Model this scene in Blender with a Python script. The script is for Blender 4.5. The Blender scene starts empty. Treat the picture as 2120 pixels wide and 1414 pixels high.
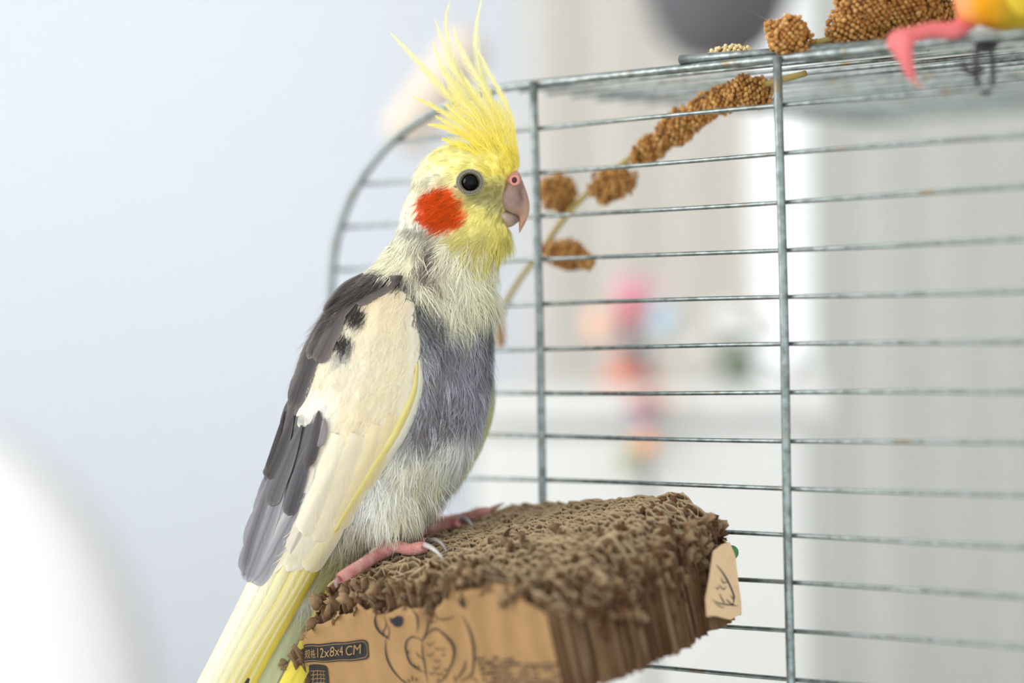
import bpy, bmesh, math, random
import numpy as np
from math import sin, cos, radians, pi, sqrt, atan2, exp
from mathutils import Vector, Matrix
random.seed(7); rng = np.random.default_rng(7)
scn = bpy.context.scene
col = scn.collection

# ------------------------------------------------------------------ camera
F = 5006.0                                     # focal length in photo pixels (85 mm on 36 mm over 2120 px)
_r, _p = radians(1.27), radians(.33)
CAM = np.array([0, 0, 1.2])
FW = np.array([0, cos(_p), -sin(_p)])
_R0 = np.array([1., 0, 0]); _U0 = np.array([0, sin(_p), cos(_p)])
RT = _R0*cos(_r) - _U0*sin(_r)
UP = _R0*sin(_r) + _U0*cos(_r)
cam_data = bpy.data.cameras.new('camera'); cam = bpy.data.objects.new('camera', cam_data); col.objects.link(cam)
cam_data.sensor_width = 36; cam_data.lens = F*36/2120
cam.matrix_world = Matrix(((RT[0], UP[0], -FW[0], CAM[0]), (RT[1], UP[1], -FW[1], CAM[1]), (RT[2], UP[2], -FW[2], CAM[2]), (0, 0, 0, 1)))
cam_data.clip_start = .01
cam_data.dof.use_dof = True
cam_data.dof.focus_distance = .968
cam_data.dof.aperture_fstop = 2.2
scn.camera = cam

# ------------------------------------------------------------------ world, lights, exposure
w = bpy.data.worlds.new('world'); scn.world = w; w.use_nodes = True
bg = w.node_tree.nodes['Background']
bg.inputs[0].default_value = (.93, .97, 1.0, 1); bg.inputs[1].default_value = 1.45
def area(name, loc, target, sx, sy, power, color):
    l = bpy.data.lights.new(name, 'AREA'); l.shape = 'RECTANGLE'; l.size = sx; l.size_y = sy; l.energy = power; l.color = color
    o = bpy.data.objects.new(name, l); col.objects.link(o); o.location = loc
    o.rotation_euler = (Vector(target)-Vector(loc)).to_track_quat('-Z', 'Y').to_euler()
    return o
area('added_side_light', (-1.98, .75, 1.95), (0, 1.0, 1.2), 1.3, 1.5, 34, (1, .98, .95))  # added soft side light standing in for daylight; its window is unseen
vs = scn.view_settings
vs.view_transform = 'Standard'; vs.look = 'None'; vs.gamma = 1; vs.use_curve_mapping = False; vs.exposure = 0.30

# ------------------------------------------------------------------ helpers
def W(x, y, Z):
    return CAM + Z*(FW + RT*(x-1060)/F + UP*(707-y)/F)
def Wn(x, y, Z):
    x = np.asarray(x, float); y = np.asarray(y, float); Z = np.asarray(Z, float)
    return CAM + Z[..., None]*(FW + RT*((x-1060)/F)[..., None] + UP*((707-y)/F)[..., None])
def proj(P):
    d = np.asarray(P)-CAM; Z = d@FW
    return 1060+F*(d@RT)/Z, 707-F*(d@UP)/Z, Z
def lin(c):
    c = np.asarray(c, float)/255.
    return np.where(c <= .04045, c/12.92, ((c+.055)/1.055)**2.4)
def L4(c): return (*[float(v) for v in lin(c)], 1.0)

def mk(name, V, Fc, mat=None, parent=None, colors=None, smooth=True, uv=None, kind=None, label=None):
    me = bpy.data.meshes.new(name)
    V = np.asarray(V, float)
    me.from_pydata(V.tolist(), [], Fc if isinstance(Fc, list) else np.asarray(Fc).tolist())
    if colors is not None:
        a = me.color_attributes.new('Col', 'FLOAT_COLOR', 'POINT')
        c = np.ones((len(V), 4)); c[:, :3] = colors
        a.data.foreach_set('color', c.ravel())
    if uv is not None:
        a = me.attributes.new('fuv', 'FLOAT_VECTOR', 'POINT')
        c = np.zeros((len(V), 3)); c[:, :2] = uv
        a.data.foreach_set('vector', c.ravel())
    if smooth: me.polygons.foreach_set('use_smooth', [True]*len(me.polygons))
    me.update()
    if mat: me.materials.append(mat)
    o = bpy.data.objects.new(name, me); col.objects.link(o)
    if parent is not None: o.parent = parent; o.matrix_parent_inverse = Matrix.Translation(-parent.location)
    if kind: o['kind'] = kind
    if label: o['label'] = label
    return o
def empty(name, loc, label, cat, group=None):
    o = bpy.data.objects.new(name, None); col.objects.link(o); o.location = Vector([float(v) for v in loc]); o.empty_display_size = .01
    o['label'] = label; o['category'] = cat
    if group: o['group'] = group
    return o
def tag(o, label, cat, group=None):
    o['label'] = label; o['category'] = cat
    if group: o['group'] = group
    return o

def tube(pts, rad, n=8, cap=True):
    """round tube along points; rad scalar or list. returns V, F"""
    pts = np.asarray(pts, float); m = len(pts)
    rad = np.full(m, rad) if np.isscalar(rad) else np.asarray(rad, float)
    T = np.gradient(pts, axis=0); T /= np.linalg.norm(T, axis=1)[:, None]+1e-12
    ref = np.array([0, 0, 1.]) if abs(T[0][2]) < .9 else np.array([1., 0, 0])
    nrm = np.cross(T[0], ref); nrm /= np.linalg.norm(nrm)
    V = []
    ang = np.linspace(0, 2*pi, n, endpoint=False)
    for i in range(m):
        nrm = nrm - T[i]*(nrm@T[i]); nrm /= np.linalg.norm(nrm)+1e-12
        b = np.cross(T[i], nrm)
        V.append(pts[i] + rad[i]*(np.cos(ang)[:, None]*nrm + np.sin(ang)[:, None]*b))
    V = np.concatenate(V)
    Fc = [[i*n+k, i*n+(k+1) % n, (i+1)*n+(k+1) % n, (i+1)*n+k] for i in range(m-1) for k in range(n)]
    if cap: Fc += [list(range(n))[::-1], [(m-1)*n+k for k in range(n)]]
    return V, Fc
def spline(pts, n):
    """Catmull-Rom through points, n samples"""
    P = np.asarray(pts, float); k = len(P)
    if k < 3:
        t = np.linspace(0, 1, n)[:, None]; return P[0]*(1-t)+P[-1]*t
    Q = np.vstack([2*P[0]-P[1], P, 2*P[-1]-P[-2]])
    out = []
    for t in np.linspace(0, k-1-1e-9, n):
        i = int(t); f = t-i; a, b, c, d = Q[i:i+4]
        out.append(.5*((2*b)+(-a+c)*f+(2*a-5*b+4*c-d)*f*f+(-a+3*b-3*c+d)*f**3))
    return np.array(out)
class MB:
    def __init__(s): s.V = []; s.F = []; s.C = []; s.n = 0
    def add(s, V, Fc, c=None):
        V = np.asarray(V, float); s.V.append(V); s.F += [[i+s.n for i in f] for f in Fc]; s.n += len(V)
        if c is not None: s.C.append(np.broadcast_to(np.asarray(c, float), (len(V), 3)))
    def build(s, name, mat, parent=None, **k):
        return mk(name, np.concatenate(s.V), s.F, mat, parent, colors=np.concatenate(s.C) if s.C else None, **k)
def boxVF(lo, hi):
    x0, y0, z0 = lo; x1, y1, z1 = hi
    V = [(x0, y0, z0), (x1, y0, z0), (x1, y1, z0), (x0, y1, z0), (x0, y0, z1), (x1, y0, z1), (x1, y1, z1), (x0, y1, z1)]
    return np.array(V, float), [[0, 3, 2, 1], [4, 5, 6, 7], [0, 1, 5, 4], [1, 2, 6, 5], [2, 3, 7, 6], [3, 0, 4, 7]]
def sphereVF(c, r, n=8, m=6, rot=None):
    V = [[0, 0, 1]]
    for i in range(1, m):
        for k in range(n):
            V.append([sin(pi*i/m)*cos(2*pi*k/n), sin(pi*i/m)*sin(2*pi*k/n), cos(pi*i/m)])
    V.append([0, 0, -1]); V = np.array(V)*np.asarray(r, float)
    if rot is not None: V = V@np.asarray(rot).T
    Fc = [[0, 1+k, 1+(k+1) % n] for k in range(n)]
    for i in range(m-2):
        a = 1+i*n
        Fc += [[a+k, a+n+k, a+n+(k+1) % n, a+(k+1) % n] for k in range(n)]
    a = 1+(m-2)*n; e = len(V)-1
    Fc += [[e, a+(k+1) % n, a+k] for k in range(n)]
    return V+np.asarray(c, float), Fc

# smooth value noise (numpy)
_G = rng.random((64, 64, 64))
def vnoise(P):
    P = np.asarray(P, float); i = np.floor(P).astype(int); f = P-i; f = f*f*(3-2*f)
    r = 0
    for dx in (0, 1):
        for dy in (0, 1):
            for dz in (0, 1):
                wgt = (f[..., 0] if dx else 1-f[..., 0])*(f[..., 1] if dy else 1-f[..., 1])*(f[..., 2] if dz else 1-f[..., 2])
                r = r + wgt*_G[(i[..., 0]+dx) % 64, (i[..., 1]+dy) % 64, (i[..., 2]+dz) % 64]
    return r*2-1
def noise2(x, y, s, seed=0):
    return vnoise(np.stack([np.asarray(x)/s+seed*7.3, np.asarray(y)/s+seed*3.1, np.full(np.shape(x), seed*1.7)], -1))

# ------------------------------------------------------------------ materials
def newmat(name):
    m = bpy.data.materials.new(name); m.use_nodes = True
    return m, m.node_tree, m.node_tree.nodes['Principled BSDF']
def pmat(name, c, rough=.6, metal=0, spec=.5, noise=None, bump=None, trans=0, var=.15, sheen=0, emit=None, coat=0):
    m, nt, b = newmat(name)
    b.inputs['Base Color'].default_value = L4(c); b.inputs['Roughness'].default_value = rough
    b.inputs['Metallic'].default_value = metal; b.inputs['Specular IOR Level'].default_value = spec
    if coat: b.inputs['Coat Weight'].default_value = coat
    if trans: b.inputs['Transmission Weight'].default_value = trans
    if noise:
        tc = nt.nodes.new('ShaderNodeTexCoord'); n = nt.nodes.new('ShaderNodeTexNoise'); n.inputs['Scale'].default_value = noise; n.inputs['Detail'].default_value = 5
        nt.links.new(tc.outputs['Object'], n.inputs['Vector'])
        mx = nt.nodes.new('ShaderNodeMix'); mx.data_type = 'RGBA'
        lc = lin(c); mx.inputs[6].default_value = (*[float(v) for v in lc*(1-var)], 1); mx.inputs[7].default_value = (*[float(min(1, v*(1+var))) for v in lc], 1)
        nt.links.new(n.outputs['Fac'], mx.inputs[0]); nt.links.new(mx.outputs[2], b.inputs['Base Color'])
        if bump:
            bp = nt.nodes.new('ShaderNodeBump'); bp.inputs['Strength'].default_value = bump; bp.inputs['Distance'].default_value = .001
            nt.links.new(n.outputs['Fac'], bp.inputs['Height']); nt.links.new(bp.outputs['Normal'], b.inputs['Normal'])
    return m
def colmat(name, rough=.6, spec=.2, transl=.25, barbs=False, noise=None, bump=.3, sheen=0):
    """colour from the Col attribute, partly translucent like a feather vane"""
    m, nt, b = newmat(name)
    at = nt.nodes.new('ShaderNodeAttribute'); at.attribute_name = 'Col'
    src = at.outputs['Color']
    b.inputs['Roughness'].default_value = rough; b.inputs['Specular IOR Level'].default_value = spec
    if sheen: b.inputs['Sheen Weight'].default_value = sheen
    if barbs:
        fu = nt.nodes.new('ShaderNodeAttribute'); fu.attribute_name = 'fuv'
        sx = nt.nodes.new('ShaderNodeSeparateXYZ'); nt.links.new(fu.outputs['Vector'], sx.inputs[0])
        ab = nt.nodes.new('ShaderNodeMath'); ab.operation = 'ABSOLUTE'; nt.links.new(sx.outputs['X'], ab.inputs[0])
        sb = nt.nodes.new('ShaderNodeMath'); sb.operation = 'MULTIPLY_ADD'; nt.links.new(ab.outputs[0], sb.inputs[0]); sb.inputs[1].default_value = -1.4; nt.links.new(sx.outputs['Y'], sb.inputs[2])
        cb = nt.nodes.new('ShaderNodeCombineXYZ'); nt.links.new(sb.outputs[0], cb.inputs[1]); 
        ml = nt.nodes.new('ShaderNodeMath'); ml.operation = 'MULTIPLY'; nt.links.new(sx.outputs['X'], ml.inputs[0]); ml.inputs[1].default_value = .12; nt.links.new(ml.outputs[0], cb.inputs[0])
        nz = nt.nodes.new('ShaderNodeTexNoise'); nz.inputs['Scale'].default_value = 1.6; nz.inputs['Detail'].default_value = 4; nz.inputs['Roughness'].default_value = .75
        nt.links.new(cb.outputs[0], nz.inputs['Vector'])
        mr = nt.nodes.new('ShaderNodeMapRange'); mr.inputs[1].default_value = .25; mr.inputs[2].default_value = .75; mr.inputs[3].default_value = .80; mr.inputs[4].default_value = 1.12
        nt.links.new(nz.outputs['Fac'], mr.inputs[0])
        mx = nt.nodes.new('ShaderNodeMix'); mx.data_type = 'RGBA'; mx.blend_type = 'MULTIPLY'; mx.inputs[0].default_value = 1
        nt.links.new(src, mx.inputs[6]); nt.links.new(mr.outputs[0], mx.inputs[7]); src = mx.outputs[2]
        bp = nt.nodes.new('ShaderNodeBump'); bp.inputs['Strength'].default_value = bump; bp.inputs['Distance'].default_value = .0006
        nt.links.new(nz.outputs['Fac'], bp.inputs['Height']); nt.links.new(bp.outputs['Normal'], b.inputs['Normal'])
    elif noise:
        tc = nt.nodes.new('ShaderNodeTexCoord'); n = nt.nodes.new('ShaderNodeTexNoise'); n.inputs['Scale'].default_value = noise; n.inputs['Detail'].default_value = 6
        nt.links.new(tc.outputs['Object'], n.inputs['Vector'])
        mr = nt.nodes.new('ShaderNodeMapRange'); mr.inputs[3].default_value = .72; mr.inputs[4].default_value = 1.25; nt.links.new(n.outputs['Fac'], mr.inputs[0])
        mx = nt.nodes.new('ShaderNodeMix'); mx.data_type = 'RGBA'; mx.blend_type = 'MULTIPLY'; mx.inputs[0].default_value = 1
        nt.links.new(src, mx.inputs[6]); nt.links.new(mr.outputs[0], mx.inputs[7]); src = mx.outputs[2]
        bp = nt.nodes.new('ShaderNodeBump'); bp.inputs['Strength'].default_value = bump; bp.inputs['Distance'].default_value = .0006
        nt.links.new(n.outputs['Fac'], bp.inputs['Height']); nt.links.new(bp.outputs['Normal'], b.inputs['Normal'])
    nt.links.new(src, b.inputs['Base Color'])
    if transl:
        tr = nt.nodes.new('ShaderNodeBsdfTranslucent'); nt.links.new(src, tr.inputs[0])
        ms = nt.nodes.new('ShaderNodeMixShader'); ms.inputs[0].default_value = transl
        nt.links.new(b.outputs[0], ms.inputs[1]); nt.links.new(tr.outputs[0], ms.inputs[2])
        nt.links.new(ms.outputs[0], nt.nodes['Material Output'].inputs[0])
    return m
M_feather = colmat('feather_vane', barbs=True, transl=.2, rough=.65)
M_down = colmat('down_strands', transl=.3, rough=.7, spec=.15)
M_skin = colmat('feathered_skin', transl=0, rough=.85, spec=.1, noise=900, bump=.4)
M_card = colmat('cardboard', transl=0, rough=.95, spec=.05, noise=700, bump=.5)
M_seed = colmat('millet_seed', transl=.08, rough=.55, spec=.3)
M_foot = colmat('scaly_foot', transl=0, rough=.5, spec=.4, noise=1400, bump=.9)
M_horn = colmat('horn', transl=.08, rough=.35, spec=.5, noise=500, bump=.15)
M_eye = pmat('eye_black', (2, 2, 3), .2, spec=.15)
M_plain = colmat('matte_colour', transl=0, rough=.6, spec=.3)

# ------------------------------------------------------------------ the room
m_wall = pmat('wall_paint', (231, 237, 246), .9, noise=3, var=.015)
m_ceil = pmat('ceiling_paint', (245, 245, 245), .9, noise=3, var=.01)
m_floor = pmat('floor_boards', (205, 192, 172), .5, noise=6, var=.12)
m_trim = pmat('white_trim', (246, 246, 246), .5, noise=20, var=.01)
def struct(name, lo, hi, m):
    V, Fc = boxVF(lo, hi); o = mk(name, V, Fc, m, smooth=False); o['kind'] = 'structure'; return o
def struct_parts(name, boxes, m):
    b = MB()
    for lo, hi in boxes: b.add(*boxVF(lo, hi))
    o = b.build(name, m, smooth=False); o['kind'] = 'structure'; return o
YB = 3.0
struct('floor', (-2.3, -1.2, -.1), (2.5, YB+.1, 0), m_floor)
struct('ceiling', (-2.3, -1.2, 2.5), (2.5, YB+.1, 2.6), m_ceil)
wx0, wx1, wz0, wz1 = .10, 1.35, .55, 2.25        # window opening in the back wall
struct_parts('wall_back', [((-2.3, YB, 0), (wx0, YB+.12, 2.5)), ((wx1, YB, 0), (2.5, YB+.12, 2.5)), ((wx0, YB, 0), (wx1, YB+.12, wz0)), ((wx0, YB, wz1), (wx1, YB+.12, 2.5))], m_wall)
lw = (0.0, 1.5, 1.1, 2.3)                       # unseen left window added for the side light: y0 y1 z0 z1
struct_parts('wall_left', [((-2.12, -1.2, 0), (-2.0, lw[0], 2.5)), ((-2.12, lw[1], 0), (-2.0, YB, 2.5)), ((-2.12, lw[0], 0), (-2.0, lw[1], lw[2])), ((-2.12, lw[0], lw[3]), (-2.0, lw[1], 2.5))], m_wall)
struct('wall_right', (2.2, -1.2, 0), (2.32, YB, 2.5), m_wall)
struct('baseboard_back', (-2.0, YB-.015, 0), (2.2, YB, .09), m_trim)
M_glass, _nt, _b = newmat('window_glass')
_t = _nt.nodes.new('ShaderNodeBsdfTransparent'); _g = _nt.nodes.new('ShaderNodeBsdfGlossy'); _g.inputs['Roughness'].default_value = .02
_m = _nt.nodes.new('ShaderNodeMixShader'); _m.inputs[0].default_value = .05
_nt.links.new(_t.outputs[0], _m.inputs[1]); _nt.links.new(_g.outputs[0], _m.inputs[2]); _nt.links.new(_m.outputs[0], _nt.nodes['Material Output'].inputs[0])
def window(name, axis, fixed, a0, a1, z0, z1):
    b = MB(); t = .05
    def bar(p0, p1, q0, q1, d=.06):
        lo, hi = ((p0, fixed, q0), (p1, fixed+d, q1)) if axis == 'x' else ((fixed, p0, q0), (fixed+d, p1, q1))
        b.add(*boxVF(lo, hi))
    bar(a0, a0+t, z0, z1); bar(a1-t, a1, z0, z1); bar(a0+t, a1-t, z0, z0+t); bar(a0+t, a1-t, z1-t, z1)
    mid = (a0+a1)/2; bar(mid-.03, mid+.03, z0+t, z1-t)
    o = b.build(name, m_trim, smooth=False); o['kind'] = 'structure'
    for p, q in ((a0+t, mid-.03), (mid+.03, a1-t)):
        lo, hi = ((p, fixed+.02, z0+t), (q, fixed+.026, z1-t)) if axis == 'x' else ((fixed+.02, p, z0+t), (fixed+.026, q, z1-t))
        V, Fc = boxVF(lo, hi)
        g = mk('pane', V, Fc, M_glass, o, smooth=False)
    return o
window('window_1', 'x', YB+.03, wx0, wx1, wz0, wz1)
window('window_2', 'y', -2.09, *lw)  # unseen frame and panes, added to house the side light
struct('trim_1', (wx0-.06, YB-.10, wz0-.04), (wx1+.06, YB+.03, wz0), m_trim)

# curtains in front of the back window
def cloth_mat(name, c, tl):
    m, nt, b = newmat(name)
    b.inputs['Base Color'].default_value = L4(c); b.inputs['Roughness'].default_value = .9; b.inputs['Specular IOR Level'].default_value = .1
    tr = nt.nodes.new('ShaderNodeBsdfTranslucent'); tr.inputs[0].default_value = L4(c)
    tx = nt.nodes.new('ShaderNodeTexCoord'); wv = nt.nodes.new('ShaderNodeTexNoise'); wv.inputs['Scale'].default_value = 300
    nt.links.new(tx.outputs['Object'], wv.inputs['Vector']); bp = nt.nodes.new('ShaderNodeBump'); bp.inputs['Strength'].default_value = .2; bp.inputs['Distance'].default_value = .001
    nt.links.new(wv.outputs['Fac'], bp.inputs['Height']); nt.links.new(bp.outputs['Normal'], b.inputs['Normal'])
    ms = nt.nodes.new('ShaderNodeMixShader'); ms.inputs[0].default_value = tl
    nt.links.new(b.outputs[0], ms.inputs[1]); nt.links.new(tr.outputs[0], ms.inputs[2]); nt.links.new(ms.outputs[0], nt.nodes['Material Output'].inputs[0])
    return m
def curtain(label, x0, x1, y, z0, z1, mat, pitch=.07, amp=.018):
    n = int((x1-x0)/.006); rows = 14
    X = np.linspace(x0, x1, n); Zs = np.linspace(z0, z1, rows)
    V = []
    for j, z in enumerate(Zs):
        k = j/(rows-1)
        ph = 2*pi*X/pitch + .5*np.sin(X*23+z) ; a = amp*(.75+.5*(1-k))
        V.append(np.stack([X+.006*np.sin(ph*.5+z*3)*(1-k), y+a*np.sin(ph), np.full(n, z)], -1))
    V = np.concatenate(V)
    Fc = [[j*n+i, j*n+i+1, (j+1)*n+i+1, (j+1)*n+i] for j in range(rows-1) for i in range(n-1)]
    e = empty('curtain', ((x0+x1)/2, y, z0), label, 'curtain', None)
    mk('cloth', V, Fc, mat, e)
    hb = MB(); hb.add(*boxVF((x0, y-amp-.004, z1-.03), (x1, y+amp+.004, z1+.0)))
    hb.build('heading_tape', mat, e, smooth=False)
    nr = int((x1-x0)/.14)+1
    for i in range(nr):
        xx = x0+.02+(x1-x0-.04)*i/max(1, nr-1)
        t = np.linspace(0, 2*pi, 17)
        Vv, Ff = tube(np.stack([np.full(17, xx), y+.018*np.sin(t), z1+.012+.02*np.cos(t)], -1), .0025, 6, cap=False)
        mk('ring', Vv, Ff, M_chrome, e)
    return e
M_chrome = pmat('rail_metal', (190, 190, 190), .3, metal=1)
m_cur1 = cloth_mat('curtain_cloth_warm', (222, 217, 208), .35)
m_cur2 = cloth_mat('curtain_cloth_grey', (206, 207, 200), .35)
YC = 2.6
curtain('narrow warm white pleated curtain hanging beside the bare wall', .02, .273, YC, .05, 2.33, m_cur1)
curtain('wide grey green pleated curtain beside the bright window gap', .313, 1.5, YC, .05, 2.33, m_cur2)
V, Fc = tube([(-.05, YC, 2.362), (1.58, YC, 2.362)], .009, 12)
rod = empty('curtain_rod', (.7, YC, 2.36), 'metal curtain rod above the pleated curtains', 'curtain rod')
mk('pole', V, Fc, M_chrome, rod)
for xx in (-.06, 1.59): mk('finial', *sphereVF((xx, YC, 2.362), .02, 12, 8), M_chrome, rod)
for xx in (-.03, 1.56):
    V, Fc = tube([(xx, YC, 2.362), (xx, YB, 2.362)], .006, 8); mk('bracket', V, Fc, M_chrome, rod)

# ------------------------------------------------------------------ the cage
TH = radians(39.4)
EA = np.array([-cos(TH), sin(TH), 0]); EB = np.array([-sin(TH), -cos(TH), 0]); EZ = np.array([0, 0, 1.])
CZ = 1.2+.103                                   # height of the top rail
_c0 = W(1630, 700, .947); C0 = np.array([_c0[0], _c0[1], 0])      # foot of the front upright on the panel plane
def cg(a, b, z): return C0 + EA*a + EB*b + EZ*z   # a: along the panel to the left/away, b: outwards to the viewer
m_wire, _nt, _b = newmat('galvanised_wire')
_b.inputs['Metallic'].default_value = .75; _b.inputs['Roughness'].default_value = .38
_tc = _nt.nodes.new('ShaderNodeTexCoord'); _n = _nt.nodes.new('ShaderNodeTexNoise'); _n.inputs['Scale'].default_value = 260; _n.inputs['Detail'].default_value = 6
_n2 = _nt.nodes.new('ShaderNodeTexNoise'); _n2.inputs['Scale'].default_value = 90; _n2.inputs['Detail'].default_value = 3
for n_ in (_n, _n2): _nt.links.new(_tc.outputs['Object'], n_.inputs['Vector'])
_r1 = _nt.nodes.new('ShaderNodeValToRGB'); _r1.color_ramp.elements[0].position = .35; _r1.color_ramp.elements[0].color = L4((108, 116, 113)); _r1.color_ramp.elements[1].position = .62; _r1.color_ramp.elements[1].color = L4((148, 157, 156))
_r2 = _nt.nodes.new('ShaderNodeValToRGB'); _r2.color_ramp.elements[0].position = .60; _r2.color_ramp.elements[0].color = (0, 0, 0, 1); _r2.color_ramp.elements[1].position = .70; _r2.color_ramp.elements[1].color = (1, 1, 1, 1)
_mx = _nt.nodes.new('ShaderNodeMix'); _mx.data_type = 'RGBA'; _mx.inputs[7].default_value = L4((128, 116, 94))
_nt.links.new(_n.outputs['Fac'], _r1.inputs[0]); _nt.links.new(_n2.outputs['Fac'], _r2.inputs[0]); _nt.links.new(_r2.outputs[0], _mx.inputs[0]); _nt.links.new(_r1.outputs[0], _mx.inputs[6]); _nt.links.new(_mx.outputs[2], _b.inputs['Base Color'])
_bp = _nt.nodes.new('ShaderNodeBump'); _bp.inputs['Strength'].default_value = .4; _bp.inputs['Distance'].default_value = .0004; _nt.links.new(_n.outputs['Fac'], _bp.inputs['Height']); _nt.links.new(_bp.outputs['Normal'], _b.inputs['Normal'])
AL, AR = .2455, -.42                            # left and right end of the panel (metres along EA)
PITCH = .0187; NB = 23
ZBOT = CZ-PITCH*NB-.012
cage = empty('bird_cage', cg(-.09, -.15, ZBOT-.03), 'open wire bird cage with horizontal bars and a rounded top corner', 'cage')
RW = .0018
# outer frame: left side up, rounded corner, top rail
rx, rz = .118, .088
arc = [(AL-rx+rx*np.sign(cos(t))*abs(cos(t))**.92, CZ-rz+rz*abs(sin(t))**.92) for t in np.linspace(0, pi/2, 28)]
fr = [(AL, ZBOT), (AL, CZ-rz-.12)] + arc + [(AR+.02, CZ), (AR, CZ-.02), (AR, ZBOT)]
V, Fc = tube([cg(a, 0, z) for a, z in fr], RW, 10); mk('outer_frame', V, Fc, m_wire, cage)
def a_end(z):
    if z <= CZ-rz: return AL
    q = min(1, (z-(CZ-rz))/rz); return AL-rx+rx*max(0, 1-q**(2/.92))**(.92/2)
for i in range(1, NB+1):
    z = CZ-PITCH*i
    ae = a_end(z)
    pts = [cg(a, .0001*sin(a*90+i), z+.0004*sin(a*21+i*1.3)) for a in np.linspace(ae, AR, 40)]
    V, Fc = tube(pts, .0009, 8); mk('cross_bar', V, Fc, m_wire, cage)
for a in (.1225, 0, -.1225, -.245, -.3675):
    V, Fc = tube([cg(a+.0003*sin(z*30), RW*1.35, z) for z in np.linspace(CZ+.0005, ZBOT, 24)], RW*1.02, 10); mk('upright', V, Fc, m_wire, cage)
# top grid: wires running with the top rail, further and further back
TD = .30
for i in range(1, 17):
    b = -TD*i/16
    s_ = .0009 if i % 4 else .0014
    pts = [cg(a, b, CZ) for a in np.linspace(AL-rx+.02, AR, 14)]
    V, Fc = tube(pts, s_, 6); mk('top_wire', V, Fc, m_wire, cage)
for a in (-.3675,):
    V, Fc = tube([cg(a, 0, CZ-.0035), cg(a, -TD, CZ-.0035)], .0016, 8); mk('top_brace', V, Fc, m_wire, cage)
# loose rod end lying on the rail
V, Fc = tube([cg(.048, .0005, CZ+.0036), cg(.02, -.004, CZ+.0034), cg(-.05, -.016, CZ+.0034)], .0019, 12); mk('hinge_rod', V, Fc, m_wire, cage, label='loose steel rod end lying on the top rail')
# plastic tray and bottom of the cage (below the picture)
m_tray = pmat('tray_plastic', (150, 170, 160), .45, noise=30, var=.05)
tb = MB()
def obox(a0, a1, b0, b1, z0, z1):
    V, Fc = boxVF((0, 0, z0), (1, 1, z1)); V2 = [cg(a0+(a1-a0)*v[0], b0+(b1-b0)*v[1], v[2]) for v in V]; return np.array(V2), [f[::-1] for f in Fc]
tb.add(*obox(AR-.01, AL+.01, -TD-.01, .012, ZBOT-.03, ZBOT-.02))
for q in ((AR-.01, AL+.01, .006, .012), (AR-.01, AL+.01, -TD-.01, -TD-.004), (AR-.01, AR-.004, -TD-.004, .006), (AL+.004, AL+.01, -TD-.004, .006)): tb.add(*obox(*q, ZBOT-.02, ZBOT+.004))
tb.build('tray', m_tray, cage, smooth=False)
for a in (AL-.004, AR+.004):
    V, Fc = tube([cg(a, -TD+.002, ZBOT-.02), cg(a, -TD+.002, CZ-(rz*.75 if a > 0 else 0))], RW, 8)
    if a < 0: mk('rear_post', V, Fc, m_wire, cage)
# table under the cage
tbl = empty('side_table', cg(-.09, -.15, 0), 'white painted table standing under the bird cage', 'table')
m_tab = pmat('table_paint', (238, 236, 232), .45, noise=12, var=.02)
TZ = ZBOT-.03
V, Fc = obox(AR-.06, AL+.06, -TD-.06, .06, TZ-.03, TZ); mk('table_top', V, Fc, m_tab, tbl, smooth=False)
for a in (AR-.03, AL+.03):
    for b in (-TD-.03, .03):
        V, Fc = obox(a-.02, a+.02, b-.02, b+.02, 0, TZ-.03); mk('leg', V, Fc, m_tab, tbl, smooth=False)

# ------------------------------------------------------------------ the cardboard chew block
ROLL, PHI = radians(5.5), radians(11.7)
KA = EA*cos(ROLL)-EZ*sin(ROLL); _k0 = EZ*cos(ROLL)+EA*sin(ROLL)
KB = EB*cos(PHI)-_k0*sin(PHI); KC = _k0*cos(PHI)+EB*sin(PHI)
KO = W(1486, 1011, .953)                        # upper corner at the cage, right end
LEN, DEP, HGT = .163, .095, .052
def bk(a, b, c):
    """block coordinates (arrays): a along the cage, b towards the viewer, c up from the block's bottom"""
    a, b, c = np.broadcast_arrays(np.asarray(a, float), np.asarray(b, float), np.asarray(c, float))
    return KO + a[..., None]*KA + b[..., None]*KB + (c-HGT)[..., None]*KC
def face_ab(x, y, b=DEP):
    """photo pixel -> (a, c) on the printed face"""
    d = FW + RT*(x-1060)/F + UP*(707-y)/F
    t = ((KO+KB*b-CAM)@KB)/(d@KB); q = CAM+d*t-KO
    return q@KA, q@KC+HGT
def top_pt(x, y, lift=.0):
    d = FW + RT*(x-1060)/F + UP*(707-y)/F
    t = ((KO+KC*lift-CAM)@KC)/(d@KC); return CAM+d*t
def sstep(e0, e1, x):
    t = np.clip((x-e0)/(e1-e0), 0, 1); return t*t*(3-2*t)
def ctop(a, b):
    """height of the chewed top"""
    a = np.asarray(a, float); b = np.asarray(b, float)+0*a
    h = HGT + .0012*noise2(a*1e3, b*1e3, 9, 1) + .0011*noise2(a*1e3, b*1e3, 3.2, 2)
    # front edge eaten away, most at the near corner
    near = sstep(.06, -.005, a)
    h = h - sstep(.058, .10, b)*(.0045+.014*near) - .006*near*sstep(.02, .07, b)
    # left end chewed to a slope
    h = h - sstep(.124, .158, a)*.030*(.35+.65*sstep(.02, .09, b))
    # right end: crumbled step
    h = h - sstep(.020, .0, a)*(.010+.006*sstep(.03, .0, b))
    big = np.maximum(0, noise2(a*1e3, b*1e3, 14, 5)-.15)
    h = h - .010*big*(sstep(.05, .09, b)+sstep(.05, 0, a)*.8+.12)
    h = h + .0035*noise2(a*1e3, b*1e3, 5, 3)*(sstep(.06, .09, b)+sstep(.035, 0, a))
    return h
def amin(b):
    return .002 + .012*sstep(.06, .095, b)+.003*noise2(np.asarray(b)*1e3, 0*np.asarray(b), 6, 9)
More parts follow.
